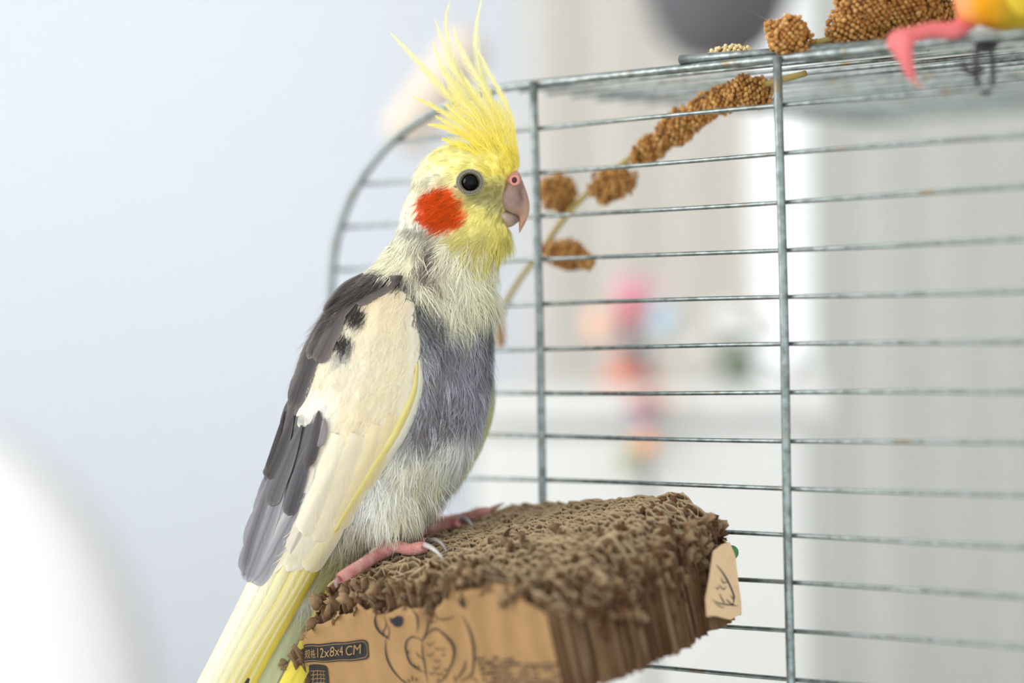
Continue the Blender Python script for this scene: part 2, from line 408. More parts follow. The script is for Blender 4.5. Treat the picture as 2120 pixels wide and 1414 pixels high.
block = empty('cardboard_chew_block', bk(LEN/2, DEP/2, 0), 'brown corrugated cardboard chew block under the cockatiel, top and end gnawed ragged', 'bird toy')
NS = 26; pb = DEP/NS
CB1, CB2, CB3 = lin((98, 71, 49)), lin((200, 178, 142)), lin((112, 84, 58))
def sheet(name, bfun, j, thick):
    a0 = float(amin(np.array(j*pb)))+rng.uniform(-.0015, .0015); a1 = LEN-.002+rng.uniform(-.003, .003)
    # front sheets stop short of the tattered corner
    n = int((a1-a0)/.0005); A_ = np.linspace(a0, a1, n); b0 = bfun(A_)
    ht = ctop(A_, b0) + .0006*rng.normal(size=n).cumsum()*0 + .0009*noise2(A_*1e3, b0*1e3, 1.6, 11+j % 5)
    ht = np.maximum(ht, .006)
    bot = .0008*noise2(A_*1e3, b0*1e3, 6, 13)+0
    fr_ = [0, .35, .7, .86, .94, .98, 1]
    V = []; C_ = []
    lean = noise2(A_*1e3, b0*1e3, 4.5, 21)
    for k, f in enumerate(fr_):
        c = bot+(ht-bot)*f
        dep = (ht-c)
        rag = .35+.65*np.maximum(sstep(.055, .085, b0), sstep(.03, .008, A_))
        fl = .0026*np.exp(-dep/.004)*lean*rag                       # bent and frayed towards the torn edge
        fa = rag*.0018*np.exp(-dep/.003)*noise2(A_*1e3, b0*1e3, 3.1, 23)
        for s in (-1, 1):
            V.append(bk(A_+fa, b0+fl+s*thick/2, c))
            m_ = np.clip(.35+.5*noise2(A_*1e3, c*1e3, 4, 31+j % 7), 0, 1)[:, None]*np.ones((1, 3))
            cc = CB1*(1-m_*.3)+CB2*m_*.3
            tip = np.exp(-dep/.0007)[:, None]*.75
            C_.append(cc*(1-tip)+CB2*tip)
    K = len(fr_); V = np.concatenate(V); C_ = np.concatenate(C_)
    idx = lambda k, s, i: (k*2+s)*n+i
    Fc = []
    for k in range(K-1):
        for i in range(n-1):
            Fc.append([idx(k, 0, i), idx(k+1, 0, i), idx(k+1, 0, i+1), idx(k, 0, i+1)])
            Fc.append([idx(k, 1, i), idx(k, 1, i+1), idx(k+1, 1, i+1), idx(k+1, 1, i)])
        for i in (0, n-1):
            q = [idx(k, 0, i), idx(k, 1, i), idx(k+1, 1, i), idx(k+1, 0, i)]; Fc.append(q if i == 0 else q[::-1])
    for i in range(n-1):
        Fc.append([idx(K-1, 0, i), idx(K-1, 1, i), idx(K-1, 1, i+1), idx(K-1, 0, i+1)])
        Fc.append([idx(0, 0, i), idx(0, 0, i+1), idx(0, 1, i+1), idx(0, 1, i)])
    return mk(name, V, Fc, M_card, block, colors=C_)
for j in range(NS):
    b0 = j*pb; ph = rng.uniform(0, 6.28); per = .0062*rng.uniform(.95, 1.05)
    sheet('liner_sheet', lambda a, b0=b0: b0+.0003+.0004*noise2(a*1e3, a*0+b0*1e3, 8, 41), j, .00036)
    sheet('fluted_sheet', lambda a, b0=b0, ph=ph, per=per: b0+pb*.5+(pb*.46)*np.sin(2*pi*a/per+ph+.6*noise2(a*1e3, a*0+b0*1e3, 9, 43)), j, .00034)
# torn kraft paper on the printed face (outline from the tear line)
tear = [(634, 1330), (640, 1310), (652, 1299), (668, 1290), (690, 1278), (705, 1270), (728, 1268), (748, 1258), (752, 1244), (766, 1256), (782, 1258), (800, 1268), (822, 1262), (845, 1252), (870, 1254), (890, 1258), (906, 1270), (925, 1240), (938, 1206), (952, 1222), (975, 1214), (1005, 1216), (1030, 1206), (1060, 1212), (1088, 1234), (1110, 1252), (1132, 1270), (1155, 1290), (1170, 1312), (1174, 1345), (1172, 1380), (1176, 1420), (1182, 1470)]
ta = np.array([face_ab(*p) for p in tear])
kl, kr = ta[0, 0], ta[-1, 0]
Ak = np.linspace(kl, kr, 360)
Ck = np.interp(-Ak, -ta[:, 0], ta[:, 1]) + .00045*noise2(Ak*1e3, Ak*0, 1.2, 3) + .0006*noise2(Ak*1e3, Ak*0, 3.1, 4)
def ripple(a, c):
    return .0010*np.sin(2*pi*np.asarray(a)/.0135+.8+.6*noise2(np.asarray(a)*1e3, np.asarray(c)*1e3, 14, 6))*(.55+.45*sstep(.12, .06, np.asarray(a))) + .0008*noise2(np.asarray(a)*1e3, np.asarray(c)*1e3, 9, 8)
FACEB = DEP+.0022
rows = 16; V = []
for s in (0, 1):
    for k in range(rows):
        f = k/(rows-1); c = -.004+(Ck+.004)*f
        cur = .0015*np.exp(-(Ck-c)/.0035)*noise2(Ak*1e3, Ak*0, 5, 9)
        V.append(bk(Ak, FACEB+ripple(Ak, c)+cur-s*.0005, c))
V = np.concatenate(V); n = len(Ak); Fc = []
for k in range(rows-1):
    for i in range(n-1):
        q = [k*n+i, (k+1)*n+i, (k+1)*n+i+1, k*n+i+1]; Fc.append(q); Fc.append([rows*n+x for x in q[::-1]])
for i in range(n-1): Fc.append([(rows-1)*n+i, (2*rows-1)*n+i, (2*rows-1)*n+i+1, (rows-1)*n+i+1])
m_kraft = pmat('kraft_paper', (156, 124, 85), .8, spec=.15, noise=350, bump=.15, var=.07)
kraft = mk('printed_kraft_face', V, Fc, m_kraft, block, label='torn tan kraft paper face with black print')
m_ink = pmat('black_ink', (20, 20, 24), .6, noise=800, var=.25)
m_ink2 = pmat('purple_black_line_ink', (34, 26, 32), .7, noise=800, var=.2)
def onface(a, c, off=.0004): return bk(a, FACEB+ripple(a, c)+off, c)
def ribbon(mb, pts, wpx, taper=False, n=40):
    """ink line along photo pixels, laid on the paper"""
    P = spline(pts, n); T = np.gradient(P, axis=0); T /= np.linalg.norm(T, axis=1)[:, None]+1e-9
    N_ = np.stack([-T[:, 1], T[:, 0]], -1); ww = np.full(n, wpx/2)
    if taper: ww = ww*np.sin(np.linspace(.08, pi-.08, n))**.6
    out = []
    for s in (-1, 1):
        Q = P+s*N_*ww[:, None]
        ac = np.array([face_ab(x, y, FACEB) for x, y in Q]); out.append(onface(ac[:, 0], ac[:, 1], .0005))
    V = np.concatenate(out)
    mb.add(V, [[i, i+1, n+i+1, n+i] for i in range(n-1)])
def fillpoly(mb, poly, off=.0004, step=3.0):
    """filled ink area: scan columns between lower and upper outline"""
    P = np.array(poly, float); xs = np.arange(P[:, 0].min()+.01, P[:, 0].max(), step)
    colsl = []
    for x in xs:
        ys = []
        for i in range(len(P)):
            p, q = P[i], P[(i+1) % len(P)]
            if (p[0] <= x) != (q[0] <= x): ys.append(p[1]+(q[1]-p[1])*(x-p[0])/(q[0]-p[0]))
        colsl.append((min(ys), max(ys)) if len(ys) >= 2 else None)
    m = 5; V = []; n = 0; prev = None; Fc = []
    for x, cseg in zip(xs, colsl):
        if cseg is None: prev = None; continue
        for k in range(m):
            a, c = face_ab(x, cseg[0]+(cseg[1]-cseg[0])*k/(m-1), FACEB); V.append(onface(a, c, off))
        if prev is not None: Fc += [[prev+k, prev+k+1, n+k+1, n+k] for k in range(m-1)]
        prev = n; n += m
    mb.add(np.array(V), Fc)
def rrect(cs, r):
    """rounded quad from 4 corner pixels with per-corner radius"""
    out = []; cs = np.array(cs, float)
    for i in range(4):
        p, q, s = cs[i], cs[i-1], cs[(i+1) % 4]; rr = r[i]
        u = (q-p)/np.linalg.norm(q-p); v = (s-p)/np.linalg.norm(s-p)
        for t in np.linspace(0, 1, 7):
            out.append(p+u*rr*(1-t)**2+v*rr*t**2)
    return out
mb = MB()
fillpoly(mb, rrect([(630, 1334), (763, 1324), (764, 1366), (630, 1371)], [1, 14, 14, 1]))
mb.build('size_label', m_ink, block, label='black size label on the kraft face')
mb = MB(); ribbon(mb, [(632, 1337.5), (690, 1333.5), (748, 1329), (758, 1335), (760, 1347), (757, 1359), (746, 1363), (690, 1366), (632, 1368)], 1.1, n=90)
mb.build('label_outline', m_kraft, block)
mb = MB(); fillpoly(mb, rrect([(640, 1376), (682, 1374), (686, 1460), (650, 1460)], [1, 12, 1, 1]))
mb.build('info_label', m_ink, block)
mb = MB()
for k in range(9):
    y = 1389+8.2*k
    ribbon(mb, [(644+k, y), (676, y-1)], 1.2, n=12)
    for q in range(4):
        x = 650+q*7.5; ribbon(mb, [(x, y+.5), (x-1.5, y+7)], 1.0, n=6)
mb.build('info_lines', m_kraft, block)
# lettering on the size label
def letters(txt, x0, y0, x1, y1, hpx, mat, name):
    """text mesh whose baseline runs from pixel (x0,y0) to (x1,y1), capital height hpx"""
    cu = bpy.data.curves.new(name, 'FONT'); cu.body = txt; cu.resolution_u = 4
    o = bpy.data.objects.new(name, cu); col.objects.link(o)
    bpy.context.view_layer.update()
    dg = bpy.context.evaluated_depsgraph_get(); me = bpy.data.meshes.new_from_object(o.evaluated_get(dg))
    bpy.data.objects.remove(o)
    P = np.array([v.co[:] for v in me.vertices]); faces = [list(p.vertices) for p in me.polygons]
    bpy.data.meshes.remove(me)
    wid = P[:, 0].max()-P[:, 0].min(); t = (P[:, 0]-P[:, 0].min())/wid
    cap = P[:, 1].max()
    X = x0+(x1-x0)*t+2.0*P[:, 1]/cap*0; Y = y0+(y1-y0)*t-P[:, 1]/cap*hpx
    ac = np.array([face_ab(x, y, FACEB) for x, y in zip(X, Y)])
    V = onface(ac[:, 0], ac[:, 1], .0008)
    return mk(name, V, faces, mat, block, smooth=False)
letters('12x8x4 CM', 662, 1359, 746.5, 1353, 19.5, m_kraft, 'lettering')
letters('\u89c4\u683c:', 633, 1361.5, 658, 1359.5, 17, m_kraft, 'lettering')
# line drawing of a parrot
mb = MB()
def pz(pts): return [(600+x/3.533, 1180+y/3.533) for x, y in pts]     # from the enlarged crop
for pts, wd in [
    ([(640, 312), (628, 360), (640, 420), (672, 470), (705, 495)], 3.2), ([(640, 312), (668, 318), (690, 312)], 2.2), ([(690, 340), (705, 375), (700, 420), (682, 450), (690, 480), (712, 490), (730, 465), (728, 420), (710, 385)], 2.0),
    ([(700, 490), (730, 505)], 2), ([(703, 495), (695, 560), (700, 630), (730, 700), (780, 760), (850, 805), (880, 822)], 2.6),
    ([(905, 270), (940, 330), (950, 400), (940, 460)], 2.2), ([(970, 300), (1000, 360), (1005, 430), (985, 510)], 2.6), ([(1010, 370), (1030, 385), (1045, 380)], 2),
    ([(985, 515), (950, 490), (900, 486), (860, 510), (845, 560), (860, 630), (890, 690), (940, 735), (1000, 750)], 2.6), ([(925, 590), (945, 625), (990, 640)], 2), ([(900, 700), (930, 715)], 1.6),
    ([(985, 515), (1010, 465), (1050, 435), (1100, 435), (1150, 470), (1190, 530), (1208, 600), (1200, 670), (1170, 730), (1130, 790), (1090, 830)], 3.4),
    ([(985, 515), (990, 600), (1000, 700), (1010, 830)], 2.6), ([(1070, 330), (1110, 350), (1160, 352), (1205, 340)], 2.2), ([(1250, 330), (1310, 410), (1345, 500), (1360, 590), (1350, 690), (1320, 770), (1260, 810)], 4), ([(1280, 660), (1270, 730), (1230, 800)], 2.6),
    ([(1215, 760), (1225, 820)], 2), ([(1320, 795), (1360, 800), (1385, 830)], 2.2)]:
    ribbon(mb, pz(pts), wd*1.15, True, 60)
for (x, y) in ((1015, 525), (1065, 560), (1110, 600), (1020, 600), (1065, 650), (1110, 560), (1035, 735), (1080, 745), (1125, 710), (1060, 700)):
    ribbon(mb, pz([(x, y), (x+8, y+20), (x+24, y+18), (x+38, y-4)]), 1.6, True, 14)
for (x, y, dx, dy) in ((760, 735, 12, 26), (790, 760, 10, 24), (820, 785, 10, 22), (860, 800, -6, 18), (880, 790, 10, 26), (900, 770, 6, 40), (920, 790, 10, 26), (930, 700, 14, 30), (900, 690, 14, 26), (1130, 760, -14, 34), (1100, 790, -14, 30), (1150, 720, -12, 34), (855, 590, 14, 24), (1000, 370, 16, 26)):
    ribbon(mb, pz([(x, y), (x+dx*.6, y+dy*.4), (x+dx, y+dy)]), 1.8, True, 10)
fillpoly(mb, pz([(735, 340), (760, 350), (790, 335), (822, 345), (826, 375), (818, 405), (800, 418), (775, 408), (750, 380)]), .0005, 1.2)
fillpoly(mb, pz([(1222, 205), (1250, 215), (1290, 215), (1306, 255), (1290, 275), (1262, 250), (1235, 232)]), .0005, 1.2)
mb.build('parrot_line_drawing', m_ink2, block, label='black line drawing of a parrot on the kraft face')
# small print, too soft to read, as rows of tiny bars
mb = MB()
for r_i, (xs, xe, y0) in enumerate([(990, 1078, 1362), (993, 1150, 1372), (996, 1152, 1382), (1000, 1156, 1393), (1003, 1160, 1404), (1006, 1160, 1414)]):
    x = xs
    while x < xe:
        wd = random.uniform(3, 7)
        if random.random() < (.55 if r_i == 0 else .88): ribbon(mb, [(x, y0+(x-xs)*.03), (x+wd, y0+(x+wd-xs)*.03)], random.uniform(4, 6), n=3)
        x += wd+random.uniform(1, 2.4)
mb.build('small_print', m_ink2, block)
# label scrap left on the right end of the block, next to the cage
def endpt(x, y, a):
    d = FW + RT*(x-1060)/F + UP*(707-y)/F
    t = ((KO+KA*a-CAM)@KA)/(d@KA); return CAM+d*t
_sc = [(1476, 1140), (1492, 1128), (1508, 1122), (1519, 1150), (1526, 1200), (1531, 1245), (1533, 1272), (1510, 1282), (1478, 1274), (1462, 1276), (1459, 1240), (1466, 1200)]
def Wc(x, y, off=0):
    """pixel -> point on a plane standing on the end of the block, a little proud"""
    return endpt(x, y, -.0035-off)
bm = bmesh.new(); vs_ = [bm.verts.new(Vector(Wc(x+random.uniform(-1, 1), y+random.uniform(-1, 1)))) for x, y in _sc]
f_ = bm.faces.new(vs_); bmesh.ops.triangulate(bm, faces=[f_]); bmesh.ops.solidify(bm, geom=bm.faces[:], thickness=.0006)
me = bpy.data.meshes.new('label_scrap'); bm.to_mesh(me); bm.free(); me.materials.append(pmat('worn_kraft', (222, 190, 148), .7, noise=200, var=.12, bump=.2))
sc_ = bpy.data.objects.new('label_scrap', me); col.objects.link(sc_); sc_.parent = block; sc_.matrix_parent_inverse = Matrix.Translation(-block.location); sc_['label'] = 'torn scrap of printed kraft paper on the block end'
mb = MB()
def pe(pts): return [(1240+x/3.4156, 1000+y/3.4156) for x, y in pts]
for pts, wd in [([(832, 580), (880, 640), (925, 720), (955, 800), (950, 860)], 3.2), ([(800, 825), (850, 850), (910, 860), (985, 870)], 2.6), ([(850, 780), (880, 835), (890, 850)], 2.2), ([(900, 820), (930, 850), (960, 860)], 2.2), ([(865, 670), (880, 705), (915, 695)], 2), ([(850, 720), (880, 750), (900, 735)], 2), ([(825, 735), (840, 750), (850, 730)], 1.8), ([(820, 850), (860, 875), (890, 880)], 1.8), ([(930, 790), (950, 820), (965, 800)], 2)]:
    P = spline(pe(pts), 20); T = np.gradient(P, axis=0); T /= np.linalg.norm(T, axis=1)[:, None]; N_ = np.stack([-T[:, 1], T[:, 0]], -1)*(wd*.5*np.sin(np.linspace(.1, pi-.1, 20))**.6)[:, None]
    V = np.array([Wc(*q, .0008) for q in P+N_]+[Wc(*q, .0008) for q in P-N_]); mb.add(V, [[i, i+1, 21+i, 20+i] for i in range(19)])
mb.build('scrap_drawing', m_ink, block)
# crumbs of torn board along the gnawed edges
mb = MB()
def crumb(P, s):
    V, Fc = sphereVF((0, 0, 0), 1, 6, 4)
    V = V*np.array([1, .75, .45])*(1+.45*rng.normal(size=(len(V), 1)).clip(-1, 1))*s
    q = Matrix.Rotation(rng.uniform(0, 6.28), 3, Vector(rng.normal(size=3)).normalized())
    mb.add(V@np.array(q).T+P, Fc, CB1*rng.uniform(.7, 1.25))
for _ in range(420):
    k = rng.random()
    if k < .45: a, b = rng.uniform(.0, .022), rng.uniform(0, .09)
    elif k < .8: a, b = rng.uniform(.01, .155), rng.uniform(.084, .095)
    else: a, b = rng.uniform(.145, .16), rng.uniform(.0, .095)
    c = float(ctop(np.array(a), np.array(b)))-rng.uniform(0, .004)
    crumb(bk(a, b, c), rng.uniform(.0008, .0024))
for _ in range(260):                                  # on the gnawed right end
    b = rng.uniform(0, .09); a = float(amin(np.array(b)))-rng.uniform(-.001, .002); c = rng.uniform(.012, .042)
    if rng.random() < c/.05: crumb(bk(a, b, c), rng.uniform(.0007, .0019))
mb.build('torn_fibres', M_card, block, kind='stuff')
# curled flakes of torn board hanging from the gnawed edges
def flake(P, out, upv, ln, wd, curl):
    out = np.asarray(out)/np.linalg.norm(out); sd = np.cross(out, upv); sd /= np.linalg.norm(sd); up_ = np.cross(sd, out)
    n, m = 6, 5; V = []
    for s_ in (0, 1):
        for i in range(n):
            f = i/(n-1); a = curl*f
            base = P+out*ln*(sin(a)/curl if abs(curl) > .05 else f)+up_*ln*((1-cos(a))/curl if abs(curl) > .05 else 0)
            for k in range(m):
                u = (k/(m-1)-.5)*2; wv = wd*(1-.35*f)*(.8+.25*sin(5*f+u*3+P[0]*3e3))
                V.append(base+sd*wv*u*.5+up_*(.25*wd*u*u*sin(P[1]*4e3)+.08*wd*sin(u*6+f*4))-up_*s_*.0003)
    q = lambda s_, i, k: (s_*n+i)*m+k
    Fc = []
    for i in range(n-1):
        for k in range(m-1):
            f4 = [q(0, i, k), q(0, i, k+1), q(0, i+1, k+1), q(0, i+1, k)]; Fc += [f4, [x+n*m for x in f4[::-1]]]
    for i in range(n-1): Fc += [[q(0, i, 0), q(0, i+1, 0), q(1, i+1, 0), q(1, i, 0)], [q(0, i+1, m-1), q(0, i, m-1), q(1, i, m-1), q(1, i+1, m-1)]]
    Fc += [[q(0, n-1, k), q(0, n-1, k+1), q(1, n-1, k+1), q(1, n-1, k)] for k in range(m-1)]
    return np.array(V), Fc
def flakes(n, where):
    for _ in range(n):
        P, out, up_ = where()
        out = out+.45*rng.normal(size=3); ln = rng.uniform(.003, .0075); wd = rng.uniform(.003, .0075)
        V, Fc = flake(P, out, up_, ln, wd, rng.uniform(-1.6, 1.6))
        k = np.tile(np.repeat(np.linspace(0, 1, 6), 5), 2)[:, None]; c = CB1*rng.uniform(.8, 1.5)
        mk('torn_flake', V, Fc, M_card, block, colors=c*(1-k*.35)+CB2*k*.35)
def w_front():
    a = rng.uniform(.028, LEN-.004); kc = float(np.interp(-a, -ta[:, 0], ta[:, 1])); b = DEP+rng.uniform(-.004, .0015); ht = float(ctop(np.array(a), np.array(min(b, DEP))))
    return bk(a, b, rng.uniform(min(kc, ht)-.002, ht)), KB*.7+KC*.8, KA+.3*KC
def w_left():
    b = rng.uniform(.005, DEP); a = LEN-rng.uniform(0, .008); ht = float(ctop(np.array(a), np.array(b)))
    return bk(a, b, ht-rng.uniform(0, .008)), KA*.9+KC*.5, KB
def w_right():
    b = rng.uniform(.0, DEP-.01); a = float(amin(np.array(b)))+.001; ht = float(ctop(np.array(a), np.array(b)))
    return bk(a, b, ht-rng.uniform(-.001, .016)), -KA*.7+KC*.8, KB
def w_top():
    a = rng.uniform(.005, .07); b = rng.uniform(.045, DEP); ht = float(ctop(np.array(a), np.array(b)))
    return bk(a, b, ht-.003), KC+.4*KB, KA
flakes(110, w_front); flakes(30, w_left); flakes(80, w_right); flakes(60, w_top)
# green fixing knob against the bars
kn = MB(); kp = W(1514, 1144, .968)
V, Fc = sphereVF((0, 0, 0), .0030, 14, 8); V[:, 1] *= .6; kn.add(V+kp, Fc)
V, Fc = tube([kp, kp+EA*.012], .002, 8); kn.add(V, Fc)
kn.build('fixing_knob', pmat('green_plastic', (70, 130, 70), .4, noise=60, var=.05), block, label='small green plastic fixing knob')
#BIRDS
# ------------------------------------------------------------------ the cockatiel
ZB = .984                                      # distance of the bird's middle plane
def Bp(x, y, d):
    """photo pixel and millimetres towards the viewer from the bird's middle plane -> point"""
    return W(x, y, ZB-d*1e-3)
def Bn(x, y, d): return Wn(x, y, ZB-np.asarray(d, float)*1e-3)
# colour of the plumage as a pattern on the side of the bird
def sd_poly(x, y, poly):
    P = np.array(poly, float); d = np.full(x.shape, 1e9); s = np.ones(x.shape)
    for i in range(len(P)):
        a, b = P[i], P[i-1]
        ex, ey = b-a; wx, wy = x-a[0], y-a[1]
        t = np.clip((wx*ex+wy*ey)/(ex*ex+ey*ey), 0, 1)
        d = np.minimum(d, (wx-ex*t)**2+(wy-ey*t)**2)
        c1 = y >= a[1]; c2 = y < b[1]; c3 = ex*wy > ey*wx
        s = np.where((c1 & c2 & c3) | (~c1 & ~c2 & ~c3), -s, s)
    return s*np.sqrt(d)
def paint(base, layers, x, y, ns=10, na=6):
    """layers: (kind, geometry, colour, softness, strength)"""
    x = np.asarray(x, float); y = np.asarray(y, float)
    xn = x+na*noise2(x, y, ns, 1)+na*.7*noise2(x, y, ns*.4, 2); yn = y+na*noise2(x, y, ns, 3)+na*.7*noise2(x, y, ns*.4, 4)
    c = np.ones(x.shape+(3,))*lin(base)
    for kind, g, cc, soft, st in layers:
        if kind == 'e':
            cx, cy, rx_, ry_, ang = g; ca, sa = cos(radians(ang)), sin(radians(ang))
            u = ((xn-cx)*ca+(yn-cy)*sa)/rx_; v = (-(xn-cx)*sa+(yn-cy)*ca)/ry_
            d = (np.sqrt(u*u+v*v)-1)*min(rx_, ry_)
        else: d = sd_poly(xn, yn, g)
        m = st*sstep(soft, -soft, d)
        c = c*(1-m[..., None])+lin(cc)*m[..., None]
    return c
CHEEK = [(864, 420), (880, 397), (905, 386), (928, 388), (947, 402), (961, 420), (967, 440), (964, 464), (940, 471), (905, 481), (885, 471), (871, 448)]
BODY_L = [
    ('p', [(800, 480), (1060, 480), (1050, 560), (1020, 650), (960, 690), (860, 620), (760, 560)], (236, 234, 208), 30, 1),
    ('e', (1010, 330, 130, 62, 0), (246, 230, 108), 34, 1), ('e', (940, 330, 90, 40, -20), (242, 236, 172), 30, .8),
    ('e', (1000, 440, 80, 75, 0), (244, 234, 146), 26, 1), ('e', (1018, 505, 62, 50, 0), (241, 231, 142), 26, 1),
    ('e', (870, 395, 42, 66, 20), (234, 230, 202), 26, 1), ('e', (990, 500, 34, 28, 0), (206, 196, 136), 20, .6),
    ('e', (890, 374, 38, 9, -14), (172, 166, 140), 10, .6),
    ('e', (1018, 402, 36, 26, 15), (140, 132, 88), 22, .75), ('e', (985, 408, 44, 14, 18), (140, 136, 100), 14, .6),
    ('e', (1032, 425, 14, 26, 0), (150, 146, 100), 12, .6), ('e', (1030, 375, 26, 10, -20), (170, 158, 84), 10, .6),
    ('p', CHEEK, (216, 86, 26), 7, 1),
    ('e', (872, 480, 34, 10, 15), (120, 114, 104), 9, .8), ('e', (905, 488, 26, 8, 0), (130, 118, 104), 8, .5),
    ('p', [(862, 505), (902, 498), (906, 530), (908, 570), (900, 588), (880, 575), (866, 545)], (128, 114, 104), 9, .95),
    ('e', (925, 545, 16, 40, 10), (226, 222, 206), 12, .9),
    ('p', [(740, 555), (830, 566), (862, 600), (925, 655), (980, 668), (1030, 640), (1026, 720), (1014, 800), (980, 862), (935, 862), (905, 890), (840, 910), (850, 820), (868, 700), (830, 610), (760, 600)], (150, 147, 150), 16, 1),
    ('p', [(720, 560), (830, 563), (856, 602), (900, 640), (880, 660), (850, 620), (740, 640), (640, 760), (600, 900), (560, 900), (600, 760), (660, 640)], (92, 86, 84), 10, 1),
    ('e', (960, 740, 26, 44, 10), (176, 178, 188), 22, .55), ('e', (920, 850, 50, 22, -20), (124, 108, 98), 14, .7), ('e', (895, 680, 26, 36, 0), (112, 112, 120), 14, .7),
    ('e', (1005, 800, 16, 70, 5), (196, 200, 210), 14, .7),
    ('e', (870, 1000, 70, 100, 20), (232, 226, 190), 50, .8), ('e', (740, 1090, 60, 40, 0), (176, 160, 120), 30, .7), ('e', (700, 1160, 60, 50, 0), (196, 186, 110), 30, .8)]
def body_col(x, y): return paint((238, 240, 236), BODY_L, x, y)

# body: lofted sections and ellipsoids fused by voxel remesh into one continuous mesh
def loftVF(secs, n=28):
    V = []
    S = np.array([[*bk_, *fr_, h, d0] for bk_, fr_, h, d0 in secs], float)
    S = spline(S, len(secs)*5)
    ang = np.linspace(0, 2*pi, n, endpoint=False)
    for bx, by, fx, fy, h, d0 in S:
        mx, my = (bx+fx)/2, (by+fy)/2; ux, uy = (fx-bx)/2, (fy-by)/2
        c, s = np.cos(ang), np.sin(ang)
        V.append(Bn(mx+ux*c, my+uy*c, d0+h*np.sign(s)*np.abs(s)**.9))
    m = len(S); V = np.concatenate(V)
    Fc = [[i*n+k, i*n+(k+1) % n, (i+1)*n+(k+1) % n, (i+1)*n+k] for i in range(m-1) for k in range(n)]
    Fc += [list(range(n))[::-1], [(m-1)*n+k for k in range(n)]]
    return V, Fc
def ellVF(x, y, d, rx_, ry_, rd, ang=0):
    """ellipsoid: pixel centre, pixel radii, depth in mm"""
    U, Fc = sphereVF((0, 0, 0), 1, 24, 16); ca, sa = cos(radians(ang)), sin(radians(ang))
    X = x+U[:, 0]*rx_*ca-U[:, 2]*ry_*sa; Y = y+U[:, 0]*rx_*sa+U[:, 2]*ry_*ca
    return Bn(X, Y, d+U[:, 1]*rd), Fc
def fuse(parts, voxel, smooth_it, name):
    b = MB()
    for V, Fc in parts: b.add(V, Fc)
    o = b.build('tmp_'+name, None)
    md = o.modifiers.new('r', 'REMESH'); md.mode = 'VOXEL'; md.voxel_size = voxel
    ms = o.modifiers.new('s', 'SMOOTH'); ms.factor = .5; ms.iterations = smooth_it
    bpy.context.view_layer.update()
    dg = bpy.context.evaluated_depsgraph_get(); me = bpy.data.meshes.new_from_object(o.evaluated_get(dg))
    bpy.data.objects.remove(o)
    n = len(me.vertices); co = np.empty(n*3); me.vertices.foreach_get('co', co); co = co.reshape(-1, 3)
    fc = [list(p.vertices) for p in me.polygons]; bpy.data.meshes.remove(me)
    return co, fc
secs = [((905, 330), (1030, 330), 8, 0), ((858, 380), (1054, 400), 13, 0), ((835, 430), (1046, 455), 14.5, 0), ((818, 490), (1048, 500), 14.5, 0), ((782, 545), (1030, 550), 17, 0), ((716, 606), (1020, 605), 21, 0), ((672, 665), (1018, 665), 24, 0),
        ((636, 740), (1012, 745), 25.5, 0), ((610, 820), (1004, 830), 26, 0), ((592, 900), (984, 905), 25.5, 0), ((580, 970), (945, 985), 23, 0), ((572, 1040), (890, 1060), 18, 0), ((576, 1100), (815, 1110), 13, 0), ((580, 1160), (730, 1165), 8, 0), ((572, 1230), (680, 1230), 4, 0)]
parts = [loftVF(secs), ellVF(952, 402, 0, 102, 106, 14.2), ellVF(1012, 340, 0, 64, 48, 9), ellVF(988, 440, 0, 60, 68, 12.5), ellVF(1005, 490, 0, 52, 46, 11),
         ellVF(960, 620, 0, 66, 80, 19), ellVF(915, 440, 7, 52, 48, 8.5),
         ellVF(800, 1030, 9, 70, 88, 13, 10), ellVF(772, 1090, 4, 32, 44, 6, 10), ellVF(820, 1030, -13, 60, 90, 10, 10), ellVF(840, 1090, -17, 30, 34, 6)]
co, fc = fuse(parts, .0011, 5, 'body')
X_, Y_, Z_ = proj(co)
tiel = empty('cockatiel', top_pt(800, 1150), 'pale pied cockatiel with tall yellow crest and orange cheek perched on cardboard', 'bird')
body = mk('body', co, fc, M_skin, tiel, colors=body_col(X_, Y_))
# ---- down: small clumps of fine barbs growing over the body
FLOW = np.array([(1068, 345, -.4, -1), (1040, 300, -.6, -.8), (980, 300, -1, -.35), (900, 330, -1, .35), (855, 390, -.45, 1), (910, 430, -1, .3), (950, 470, -.8, .6), (1000, 400, -1, .35), (1000, 450, -.7, .8), (1035, 470, -.4, 1), (1030, 520, -.3, 1), (840, 470, -.4, 1), (790, 550, -.7, .8),
                 (880, 520, .05, 1), (900, 600, .25, 1), (985, 600, -.05, 1), (860, 640, .3, 1), (900, 720, .12, 1), (1000, 740, -.15, 1), (900, 880, -.35, 1), (960, 930, -.45, 1), (800, 1050, -.1, 1), (860, 1040, .1, 1), (760, 1100, 0, 1), (700, 1150, -.6, 1), (700, 600, -.7, .8), (600, 850, -.35, 1), (580, 1100, -.4, 1)], float)
def flow(x, y):
    w_ = 1/(((x[:, None]-FLOW[:, 0])**2+(y[:, None]-FLOW[:, 1])**2)+300.)**1.6
    d = np.stack([(w_*FLOW[:, 2]).sum(1), (w_*FLOW[:, 3]).sum(1)], -1)
    return d/np.linalg.norm(d, axis=1)[:, None]
tri = np.array([t for f in fc for t in ([f[0], f[1], f[2]], [f[0], f[2], f[3]])] if len(fc[0]) == 4 else fc)
p0, p1, p2 = co[tri[:, 0]], co[tri[:, 1]], co[tri[:, 2]]
fn = np.cross(p1-p0, p2-p0); ar = np.linalg.norm(fn, axis=1); fn /= ar[:, None]+1e-15
if ((co.mean(0)-p0)*fn).sum(1).mean() > 0: fn = -fn
